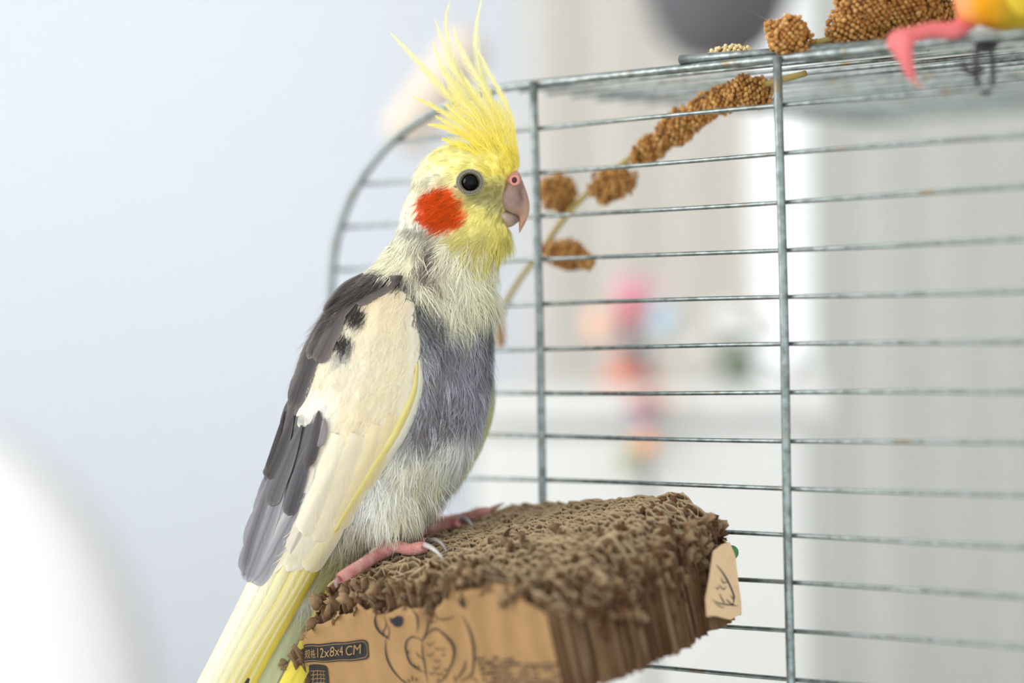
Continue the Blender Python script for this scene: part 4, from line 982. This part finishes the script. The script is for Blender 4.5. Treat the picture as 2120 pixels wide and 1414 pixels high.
def crest_feather(path, wpx, d0, i):
    tipf = path[0]; P = spline(path[::-1], 40); n = 40      # root -> tip
    f = np.linspace(0, 1, n); T = np.gradient(P, axis=0); T /= np.linalg.norm(T, axis=1)[:, None]; N_ = np.stack([-T[:, 1], T[:, 0]], -1)
    L_ = np.linalg.norm(np.diff(P, axis=0), axis=1).sum()
    V = []; Fc = []; C_ = []; cnt = 0
    def strip(pts, ww, cc):
        nonlocal cnt
        m = len(pts); T2 = np.gradient(pts[:, :2], axis=0); T2 /= np.linalg.norm(T2, axis=1)[:, None]+1e-9; N2 = np.stack([-T2[:, 1], T2[:, 0]], -1)
        a = pts[:, :2]+N2*ww[:, None]; b = pts[:, :2]-N2*ww[:, None]
        V.append(np.concatenate([Bn(a[:, 0], a[:, 1], pts[:, 2]), Bn(b[:, 0], b[:, 1], pts[:, 2])])); C_.append(np.concatenate([cc, cc]))
        Fc.extend([[cnt+j, cnt+j+1, cnt+m+j+1, cnt+m+j] for j in range(m-1)]); cnt += 2*m
    def colr(ff, y):
        k = np.clip((y-110)/190., 0, 1)[:, None]
        return lin((248, 246, 200))*(1-k)+lin((250, 234, 104))*k
    dep = d0*np.interp(f, [0, .3, 1], [1.0, 1.0, .6])
    strip(np.column_stack([P, dep+.25]), np.interp(f, [0, .6, 1], [1.5, 1.0, .35]), colr(f, P[:, 1])*1.05)
    nb = int(L_/1.9)
    for s in (-1, 1):
        for b in range(nb):
            ff = (b+random.random()*.9)/nb*.97; j = ff*(n-1); j0 = int(j); fr_ = j-j0; p = P[j0]*(1-fr_)+P[min(j0+1, n-1)]*fr_; t_ = T[j0]; nn = N_[j0]*s
            bl_ = wpx*1.35*np.interp(ff, [0, .25, .6, .85, 1], [.8, 1, .8, .35, .12])*random.uniform(.75, 1.2)*(1.0 if s*((i % 2)*2-1) > 0 else .75)
            an = radians(random.uniform(18, 38)); q_ = np.linspace(0, 1, 4)[:, None]
            dirv = t_*cos(an)+nn*sin(an)
            pts = p+dirv*bl_*q_+(t_*.18+nn*-.10)*bl_*q_**2
            dd = np.interp(ff, f, dep)+.35*random.uniform(-1, 1)*q_[:, 0]+.15
            strip(np.column_stack([pts, dd]), np.array([.5, .46, .34, .08])*random.uniform(.8, 1.2), colr(None, pts[:, 1])*random.uniform(.93, 1.06))
    return mk('crest_feather', np.concatenate(V), Fc, M_down, tiel, colors=np.clip(np.concatenate(C_), 0, 1))
for i, (path, wpx, d0) in enumerate(crest_p): crest_feather(path, wpx, d0, i)

# ---- feet
def limb(pts, rad, colr, n=12, bump_=0):
    pts = np.array(pts); S = spline(np.column_stack([pts, rad]), len(pts)*7)
    r_ = S[:, 3]
    if bump_: r_ = r_*(1+bump_*np.sin(np.arange(len(r_))*1.9))
    V, Fc = tube(S[:, :3], r_, n)
    return V, Fc, colr
PINK, PINK2 = lin((184, 112, 106)), lin((208, 158, 148))
def tp(x, y, h=.0022): return top_pt(x, y, h)
def claw(pts, r0, parent, c=(150, 140, 134)):
    S = spline(np.array(pts), 14); V, Fc = tube(S, np.linspace(r0, .00025, 14), 10)
    k = np.repeat(np.linspace(0, 1, 14), 10)[:, None]
    mk('claw', V, Fc, M_horn, parent, colors=lin(c)*(1-k)+lin((206, 202, 200))*k*.7+lin(c)*k*.3)
def foot(limbs, name, label):
    b = [limb(p, r_, PINK, bump_=.05) for p, r_ in limbs]
    co_, fc_ = fuse([(v, f) for v, f, _ in b], .0006, 3, name)
    x, y, z = proj(co_)
    k = (.5+.5*noise2(x, y, 12, 3))[:, None]
    return mk(name, co_, fc_, M_foot, tiel, colors=PINK*(1-k)+PINK2*k, label=label)
ank = Bp(778, 1108, 8)
f1 = foot([([ank, tp(800, 1130, .004), tp(826, 1132, .0032), tp(848, 1138, .0018), tp(868, 1135, .0022), tp(880, 1132, .0028)], [.0026, .0031, .0027, .0026, .0027, .0020]),
           ([tp(806, 1132, .0035), tp(836, 1130, .001), tp(860, 1124, .001), tp(886, 1122, .0018)], [.0026, .0024, .0022, .0019]),
           ([tp(812, 1134, .003), tp(782, 1150, .002), tp(752, 1168, .0015), tp(722, 1186, .0008), tp(702, 1198, .0)], [.0028, .0026, .0025, .0025, .0022]),
           ([tp(800, 1134, .003), tp(782, 1148, .0005), tp(752, 1164, .0), tp(726, 1180, -.001)], [.0024, .0021, .002, .0016])], 'foot', 'pink scaly near foot gripping the cardboard')
claw([tp(876, 1127, .003), tp(893, 1134, .004), tp(908, 1146, .0022), tp(919, 1160, -.0006)], .0013, f1, (196, 186, 184))
claw([tp(886, 1121, .002), tp(902, 1118, .0035), tp(915, 1126, .0022), tp(925, 1142, -.0008)], .0014, f1, (96, 82, 80))
claw([tp(703, 1197, .0005), tp(696, 1206, -.001), tp(697, 1216, -.003)], .0014, f1, (150, 96, 100))
ank2 = Bp(835, 1085, -18)
f2 = foot([([ank2, tp(835, 1100, .004), tp(862, 1100, .0032), tp(905, 1090, .0022), tp(935, 1084, .0022), tp(951, 1082, .0025)], [.0026, .0031, .0028, .0027, .0027, .0020]),
           ([tp(845, 1098, .0035), tp(900, 1082, .001), tp(960, 1072, .0012), tp(1000, 1062, .0018), tp(1016, 1058, .002)], [.0026, .0023, .0023, .0026, .0016]),
           ([tp(846, 1102, .003), tp(815, 1112, .002), tp(785, 1124, .001)], [.0028, .0026, .0022])], 'foot', 'pink far foot stretched over the cardboard')
claw([tp(949, 1080, .002), tp(962, 1074, .0038), tp(972, 1080, .0025), tp(979, 1092, 0)], .0016, f2, (96, 92, 92))
claw([tp(1012, 1058, .002), tp(1026, 1050, .003), tp(1036, 1045, .003), tp(1044, 1041, .003)], .0013, f2, (176, 128, 100))

# ------------------------------------------------------------------ millet sprays
def zcage(x): return .963*97/(90.2+.0148*(x-1060))
SEEDC = [(196, 146, 82), (176, 124, 62), (210, 164, 100), (160, 108, 52), (188, 134, 70)]
seed_mesh = []
for c in SEEDC:
    V, Fc = sphereVF((0, 0, 0), (.00088, .00088, .00104), 8, 6)
    o = mk('seed', V, Fc, M_seed, None, colors=np.tile(lin(c), (len(V), 1))); seed_mesh.append(o.data); bpy.data.objects.remove(o)
def seed_cluster(x, y, Z, rx_, ry_, ang, spray, npick=0, pale=False, step=.00165):
    """one seed head: seeds packed over a lumpy ellipsoid"""
    c0 = W(x, y, Z); k = Z/F; R3 = np.array([rx_*k, ry_*k, min(rx_, ry_)*k])
    ca, sa = cos(radians(ang)), sin(radians(ang)); ex = RT*ca-UP*sa; ey = RT*sa+UP*ca; ez_ = -FW
    n = int(4*pi*((R3[0]*R3[1])**1.6/3+(R3[0]*R3[2])**1.6/3+(R3[1]*R3[2])**1.6/3)**(1/1.6)/(step*step)*.95)
    i = np.arange(n)+.5; ph = np.arccos(1-2*i/n); t = pi*(1+5**.5)*i
    U = np.stack([np.cos(t)*np.sin(ph), np.sin(t)*np.sin(ph), np.cos(ph)], -1)
    U = U[:, [2, 0, 1]]
    lump = 1+.30*vnoise(U*2.6+x*.013)+.07*rng.normal(size=n)
    P = c0+(U[:, :1]*R3[0]*ex+U[:, 1:2]*R3[1]*ey+U[:, 2:]*R3[2]*ez_)*lump[:, None]
    head = MB()
    V, Fc = sphereVF((0, 0, 0), 1, 16, 10); V = V*(1+.30*vnoise(V*2.6+x*.013))[:, None]*.88
    head.add(c0+V[:, :1]*R3[0]*ex+V[:, 1:2]*R3[1]*ey+V[:, 2:]*R3[2]*ez_, Fc, lin((120, 80, 38)))
    order = np.argsort((P-CAM)@FW); pick = set(order[:npick].tolist())
    V0, F0 = sphereVF((0, 0, 0), (.00088, .00088, .00104), 6, 5)
    for j in range(n):
        if j in pick: continue
        c = lin(SEEDC[j % 5]) if not pale else lin((236, 214, 160))
        head.add(V0*rng.uniform(.85, 1.12)+P[j], F0, c*rng.uniform(.85, 1.15))
    # bristles
    for j in range(n//3):
        q = rng.integers(n); d = (P[q]-c0); d /= np.linalg.norm(d); d = d+.5*rng.normal(size=3); ln = rng.uniform(.002, .0042); s = np.cross(d, rng.normal(size=3)); s = s/np.linalg.norm(s)*.00006
        head.add(np.array([P[q]-s, P[q]+s, P[q]+d*ln]), [[0, 1, 2]], lin((220, 180, 110)))
    h = head.build('seed_head', M_seed, spray, kind='stuff')
    for j in pick:
        o = bpy.data.objects.new('seed', seed_mesh[int(rng.integers(5))]); col.objects.link(o); o.parent = h
        o.location = Vector(P[j]); o.rotation_euler = rng.uniform(0, 6.28, 3)
        o.scale = [float(rng.uniform(.9, 1.15))]*3
    return h
def stem(pts, r_, parent, c=(176, 156, 92)):
    P = spline(np.array([W(*p) for p in pts]), 40); V, Fc = tube(P, r_, 8); return mk('stem', V, Fc, M_seed, parent, colors=np.tile(lin(c), (len(V), 1)))
za = zcage(1700)+.012
spA = empty('millet_spray', W(1760, 105, za), 'golden brown millet spray lying on top of the cage', 'millet')
seed_cluster(1632, 76, za, 43, 40, 10, spA, 110)
seed_cluster(1768, 62, za+.004, 50, 44, -10, spA, 60); seed_cluster(1800, 12, za+.002, 62, 52, 0, spA, 70); seed_cluster(1870, 20, za+.004, 62, 50, 10, spA, 60)
seed_cluster(1830, 66, za+.012, 48, 34, 0, spA); seed_cluster(1895, 62, za+.012, 50, 38, 0, spA); seed_cluster(1945, 40, za+.014, 44, 44, 0, spA); seed_cluster(1725, 96, za+.008, 58, 16, -5, spA)
seed_cluster(1515, 112, za+.03, 46, 15, -4, spA, pale=True)
stem([(1560, 112, za+.012), (1640, 100, za+.004), (1700, 85, za+.003), (1800, 60, za+.004), (1960, 20, za+.01)], .0011, spA)
zb = .03
spB = empty('millet_spray', W(1160, 560, zcage(1160)+zb), 'thin millet spray hanging inside the bars with spaced seed heads', 'millet')
for x, y, rx_, ry_, an in [(1556, 190, 44, 30, 8), (1500, 205, 34, 26, -30), (1455, 228, 40, 26, -35), (1405, 262, 48, 32, -38), (1350, 306, 48, 24, -32), (1268, 382, 44, 32, -18), (1156, 400, 36, 36, 20), (1172, 526, 42, 28, 6), (1216, 540, 16, 16, 0)]:
    seed_cluster(x, y, zcage(x)+zb, rx_, ry_, an, spB)
seed_cluster(1036, 690, zcage(1036)+zb, 8, 26, 0, spB)
stem([(x, y, zcage(x)+zb) for x, y in [(1668, 152), (1600, 170), (1510, 198), (1400, 258), (1300, 330), (1215, 402), (1165, 455), (1120, 520), (1075, 580), (1042, 640), (1034, 690)]], .0013, spB)
stem([(x, y, zcage(x)+zb) for x, y in [(1130, 500), (1150, 512), (1172, 526)]], .0009, spB)
# ------------------------------------------------------------------ orange bird on the top rail
ZO = zcage(1960)-.004
def On(x, y, d): return Wn(x, y, ZO-np.asarray(d, float)*1e-3)
def ellO(x, y, d, rx_, ry_, rd, ang=0):
    U, Fc = sphereVF((0, 0, 0), 1, 24, 16); ca, sa = cos(radians(ang)), sin(radians(ang))
    return On(x+U[:, 0]*rx_*ca-U[:, 2]*ry_*sa, y+U[:, 0]*rx_*sa+U[:, 2]*ry_*ca, d+U[:, 1]*rd), Fc
ob = empty('small_parrot', W(1960, 95, ZO), 'orange and yellow parrot on the cage top rail, belly and pink foot in view', 'bird')
co, fc = fuse([ellO(2085, -130, 0, 138, 195, 25, 8), ellO(2110, -330, 0, 88, 92, 17), ellO(2020, 5, 8, 45, 50, 9, 10), ellO(2150, 0, 0, 80, 70, 15)], .0016, 6, 'ob')
x, y, z = proj(co)
OC = [('e', (2050, -20, 40, 160, 0), (238, 160, 30), 40, .9), ('e', (1975, -20, 34, 110, -10), (244, 150, 104), 18, .9), ('e', (2120, 10, 50, 120, 0), (212, 184, 60), 40, .9), ('e', (2010, 55, 40, 16, 10), (236, 130, 70), 14, .8), ('e', (2110, -340, 90, 90, 0), (236, 110, 50), 30, .9)]
mk('body', co, fc, M_skin, ob, colors=paint((234, 176, 48), OC, x, y))
V, Fc = ellO(2150, -130, 22, 80, 170, 6, 10); mk('wing', V, Fc, M_skin, ob, colors=np.tile(lin((206, 176, 56)), (len(V), 1)))
V, Fc = ellO(2150, -130, -22, 80, 170, 6, 10); mk('wing', V, Fc, M_skin, ob, colors=np.tile(lin((206, 176, 56)), (len(V), 1)))
for k in range(5):
    P = [(2190+k*6, 20), (2230+k*12, 120), (2260+k*16, 240)]
    V, Fc, C_, UV = vane(P, 34, lambda X, Y, k=k: (k-2)*2+0*X, (196, 170, 60)); Xp, Yp, Zp = proj(V); V = On(Xp, Yp, (ZB-Zp)*1e3)
    mk('tail_feather', V, Fc, M_feather, ob, colors=C_, uv=UV)
V, Fc = ellO(2080, -350, 15, 13, 13, 3); mk('eye', V, Fc, M_eye, ob)
V, Fc = ellO(2022, -320, 0, 26, 40, 6, 20); mk('beak', V, Fc, M_horn, ob, colors=np.tile(lin((220, 90, 60)), (len(V), 1)))
def opt(x, y, d): return On(np.array(x), np.array(y), d)
def ofoot(dx, lab):
    L_ = [([opt(2010+dx, 40, 3), opt(1975+dx, 62, 4), opt(1930+dx, 62, 5), opt(1888+dx, 72, 7), opt(1856+dx, 82, 8), opt(1852+dx, 104, 9)], [.0036, .0034, .003, .003, .0034, .0022]),
          ([opt(1890+dx, 72, 7), opt(1872+dx, 92, 10), opt(1878+dx, 130, 10), opt(1888+dx, 160, 9)], [.003, .0034, .0026, .0018])]
    b = [limb(p, r_, PINK) for p, r_ in L_]
    co_, fc_ = fuse([(v, f) for v, f, _ in b], .0007, 3, 'ofoot')
    f = mk('foot', co_, fc_, M_foot, ob, colors=np.tile(lin((226, 118, 118)), (len(co_), 1)), label=lab)
    claw([opt(1887+dx, 156, 9), opt(1896+dx, 172, 8.5), opt(1920+dx, 184, 7)], .0016, f, (226, 130, 120))
    claw([opt(1852+dx, 102, 9), opt(1856+dx, 120, 8), opt(1866+dx, 132, 6)], .0014, f, (226, 130, 120))
ofoot(0, 'pink foot gripping the top rail'); ofoot(340, None)
# dark wire hook dangling from the rail beside the orange bird
hk = empty('wire_hook', W(2040, 95, ZO), 'dark looped wire hook hanging from the top rail below the orange bird', 'hook')
hp = [(2028, 70), (2022, 110), (2020, 150), (2028, 182), (2042, 192), (2054, 178), (2056, 140), (2052, 100), (2046, 72)]
V, Fc = tube(spline([W(a, b, ZO-.005) for a, b in hp], 50), .0010, 8); m_dark = pmat('dark_wire', (62, 56, 62), .5, metal=.4, noise=200, var=.15)
mk('loop', V, Fc, m_dark, hk)
for k, q in enumerate([[(2046, 72), (2030, 80), (2040, 92), (2056, 84), (2060, 70)], [(2010, 84), (2034, 74), (2062, 90), (2040, 104), (2018, 96)], [(1992, 128), (2002, 146), (2020, 152), (2036, 140)]]):
    V, Fc = tube(spline([W(a, b, ZO-.005-.001*k) for a, b in q], 30), .0012, 8); mk('twist', V, Fc, m_dark, hk)

# ------------------------------------------------------------------ things in the back of the room
# pale wooden perch hung by two cords
pr = empty('hanging_perch', W(905, 180, 1.45), 'pale wooden perch rod hanging slanted behind the crest', 'perch')
a_, b_ = W(822, 300, 1.45), W(985, 72, 1.45)
t = np.linspace(0, 1, 24); rr = .0150*np.minimum(1, np.sqrt(np.maximum(0, 1-np.clip((np.abs(t-.5)-.42)/.08, 0, 1)**2))+.02)
V, Fc = tube(a_+(b_-a_)*t[:, None], rr, 20); mk('rod', V, Fc, pmat('pale_wood', (222, 206, 190), .6, noise=60, var=.08), pr)
for q in (.1, .9):
    p = a_+(b_-a_)*q; V, Fc = tube([p, (p[0], p[1], 2.5)], .0006, 6); mk('cord', V, Fc, pmat('cord_white', (235, 232, 226), .8, noise=50, var=.03), pr)
# hanging bowl lamp
hl = empty('hanging_lamp', W(1490, 132, 1.62), 'dark grey bowl shaped pendant lamp hanging behind the cage', 'lamp')
def lathe(c, prof, n=36, ax=(0, 0, 1)):
    V = []
    for r_, z in prof: V += [(c[0]+r_*cos(2*pi*k/n), c[1]+r_*sin(2*pi*k/n), c[2]+z) for k in range(n)]
    m = len(prof); Fc = [[i*n+k, i*n+(k+1) % n, (i+1)*n+(k+1) % n, (i+1)*n+k] for i in range(m-1) for k in range(n)]
    Fc += [list(range(n))[::-1], [(m-1)*n+k for k in range(n)]]
    return np.array(V), Fc
c_ = W(1490, 132, 1.62)
V, Fc = lathe(c_, [(.003, 0), (.022, .0025), (.035, .012), (.044, .028), (.051, .054), (.056, .091), (.058, .133), (.056, .135), (.051, .091), (.003, .042)]); mk('shade', V, Fc, pmat('dark_enamel', (92, 90, 94), .45, noise=30, var=.05), hl)
V, Fc = tube([(c_[0], c_[1], c_[2]+.045), (c_[0], c_[1], 2.49)], .003, 8); mk('cord', V, Fc, m_dark, hl)
V, Fc = lathe((c_[0], c_[1], 2.47), [(.05, .03), (.045, .01), (.01, 0)]); mk('ceiling_rose', V, Fc[:-2]+[Fc[-1]], m_dark, hl)
# white cabinet with things on it
ZC_ = 1.52
cx0, cx1 = W(985, 800, ZC_)[0], W(1680, 800, ZC_)[0]; ct = W(1300, 800, ZC_)[2]
cb = empty('cabinet', ((cx0+cx1)/2, ZC_+.1, 0), 'tall white painted cabinet in front of the curtains', 'cabinet')
m_cab = pmat('cabinet_white', (226, 226, 222), .5, noise=15, var=.01)
mk('body', *boxVF((cx0, ZC_, .05), (cx1, ZC_+.13, ct-.02)), m_cab, cb, smooth=False)
mk('top', *boxVF((cx0-.01, ZC_-.015, ct-.02), (cx1+.01, ZC_+.14, ct)), m_cab, cb, smooth=False)
for k in range(2):
    x0 = cx0+.008+k*(cx1-cx0-.008)/2; x1 = x0+(cx1-cx0)/2-.012
    d = mk('door', *boxVF((x0, ZC_-.012, .08), (x1, ZC_, ct-.03)), m_cab, cb, smooth=False)
    kx = x1-.015 if k == 0 else x0+.015
    V, Fc = sphereVF((kx, ZC_-.02, ct-.4), .01, 12, 8); mk('knob', V, Fc, M_chrome, d)
for xx in (cx0+.03, cx1-.03):
    for yy_ in (ZC_+.03, ZC_+.10): V, Fc = tube([(xx, yy_, 0), (xx, yy_, .06)], .012, 10); mk('foot', V, Fc, m_cab, cb)
# stacked coloured bead toy standing on the cabinet
ZT = ZC_+.04
xt = W(1305, 700, ZT)[0]; kpx = ZT/F
toy = empty('bead_toy', (xt, ZT, ct), 'toy of stacked pink, red, teal and orange balls on the white cabinet', 'toy')
mk('base', *lathe((xt, ZT, ct), [(.022, 0), (.022, .004), (.018, .007), (.003, .008)]), pmat('toy_orange', (226, 150, 120), .5, noise=40, var=.05), toy)
V, Fc = tube([(xt, ZT, ct), (xt, ZT, W(1305, 590, ZT)[2])], .003, 8); mk('peg', V, Fc, m_cab, toy)
for (px, py, rr, c, nm) in [(1305, 605, 34, (232, 152, 168), 'ball'), (1352, 600, 22, (244, 196, 206), 'ball'), (1305, 655, 27, (208, 92, 114), 'ball'), (1302, 705, 24, (104, 134, 140), 'ball'), (1292, 748, 30, (210, 146, 130), 'ball'), (1330, 750, 22, (110, 104, 130), 'ball'), (1240, 672, 34, (250, 206, 178), 'ball'), (1372, 662, 32, (184, 212, 230), 'ball')]:
    p = W(px, py, ZT); V, Fc = sphereVF(p, rr*kpx, 20, 12); mk(nm, V, Fc, pmat('toy_paint', c, .35, noise=20, var=.03), toy)
    if px in (1240, 1372, 1352): V, Fc = tube([p, (xt, ZT, p[2])], .002, 6); mk('arm', V, Fc, m_cab, toy)
# small painted blocks on a ledge of the cabinet door: bead string hanging from its edge
gs = empty('bead_string', W(1338, 800, ZC_-.03), 'string of rust, violet, orange and green beads hanging down the white cabinet', 'beads')
V, Fc = tube([W(1338, 795, ZC_-.016), W(1338, 985, ZC_-.016)], .0012, 6); mk('cord', V, Fc, m_cab, gs)
for (px, py, rx_, ry_, c) in [(1338, 836, 46, 13, (200, 112, 92)), (1328, 870, 30, 16, (170, 166, 192)), (1340, 915, 26, 26, (248, 180, 132)), (1300, 955, 20, 26, (170, 180, 140)), (1400, 830, 30, 9, (246, 222, 200))]:
    p = W(px, py, ZC_-.02); k = ZC_/F; V, Fc = sphereVF(p, (rx_*k, min(rx_, ry_)*k, ry_*k), 16, 10); mk('bead', V, Fc, pmat('bead_paint', c, .4, noise=20, var=.03), gs)
# white flowers in a grey green vase
xv = W(1528, 780, ZT)[0]
fl = empty('flower_vase', (xv, ZT, ct), 'grey green vase holding round white blossoms on the cabinet', 'vase')
V, Fc = lathe((xv, ZT, ct), [(.008, 0), (.012, .004), (.0135, .012), (.010, .021), (.007, .028), (.008, .031), (.006, .031), (.004, .014)]); mk('vase', V, Fc, pmat('vase_glaze', (112, 124, 104), .3, noise=40, var=.1), fl)
m_pet = pmat('white_petal', (252, 252, 250), .6, noise=60, var=.02)
for (px, py, rr) in [(1500, 668, 42), (1555, 735, 34), (1600, 690, 38), (1530, 700, 36), (1455, 720, 26), (1640, 770, 36), (1575, 650, 24)]:
    p = W(px, py, ZT); V, Fc = tube(spline([(xv, ZT, ct+.02), ((xv+p[0])/2, ZT, (ct+p[2])/2+.012), p], 12), .0012, 6)
    st = mk('flower_stem', V, Fc, pmat('stem_green', (110, 130, 90), .6, noise=60, var=.1), fl)
    b = MB(); r0 = rr*kpx
    for ring, (np_, tl) in enumerate(((9, .25), (8, .7), (5, 1.15))):
        for k in range(np_):
            a = 2*pi*k/np_+ring*.4; d = np.array([cos(a)*cos(tl), sin(a)*cos(tl), sin(tl)])
            V, Fc = sphereVF((0, 0, 0), (r0*.5, r0*.36, r0*.12), 8, 6)
            q_ = np.array(Vector(d).to_track_quat('X', 'Z').to_matrix()); b.add(V@q_.T+p+d*r0*.55, Fc)
    V, Fc = sphereVF(p, r0*.4, 10, 8); b.add(V, Fc)
    b.build('blossom', m_pet, fl)
# white armchair
ac = empty('armchair', (-.72, 1.9, 0), 'white padded armchair standing by the pale wall', 'armchair')
m_arm = pmat('white_upholstery', (238, 238, 237), .8, noise=40, var=.01)
def pad(c, r_, e=.45, rot=None):
    U, Fc = sphereVF((0, 0, 0), 1, 40, 24); V = np.sign(U)*np.abs(U)**e*np.array(r_)
    return V+np.array(c), Fc
mk('backrest', *pad((-.71, 2.0, .72), (.42, .09, .45), .62), m_arm, ac)
mk('seat', *pad((-.70, 1.66, .40), (.36, .34, .10)), m_arm, ac)
for s in (-1, 1): mk('armrest', *pad((-.70+s*.36, 1.66, .50), (.07, .36, .14)), m_arm, ac)
for sx in (-.33, .33):
    for yy_ in (1.38, 1.98): V, Fc = tube([(-.70+sx, yy_, 0), (-.70+sx, yy_, .36)], [.015, .022], 10); mk('leg', V, Fc, pmat('chair_leg_wood', (190, 150, 110), .5, noise=30, var=.1), ac)
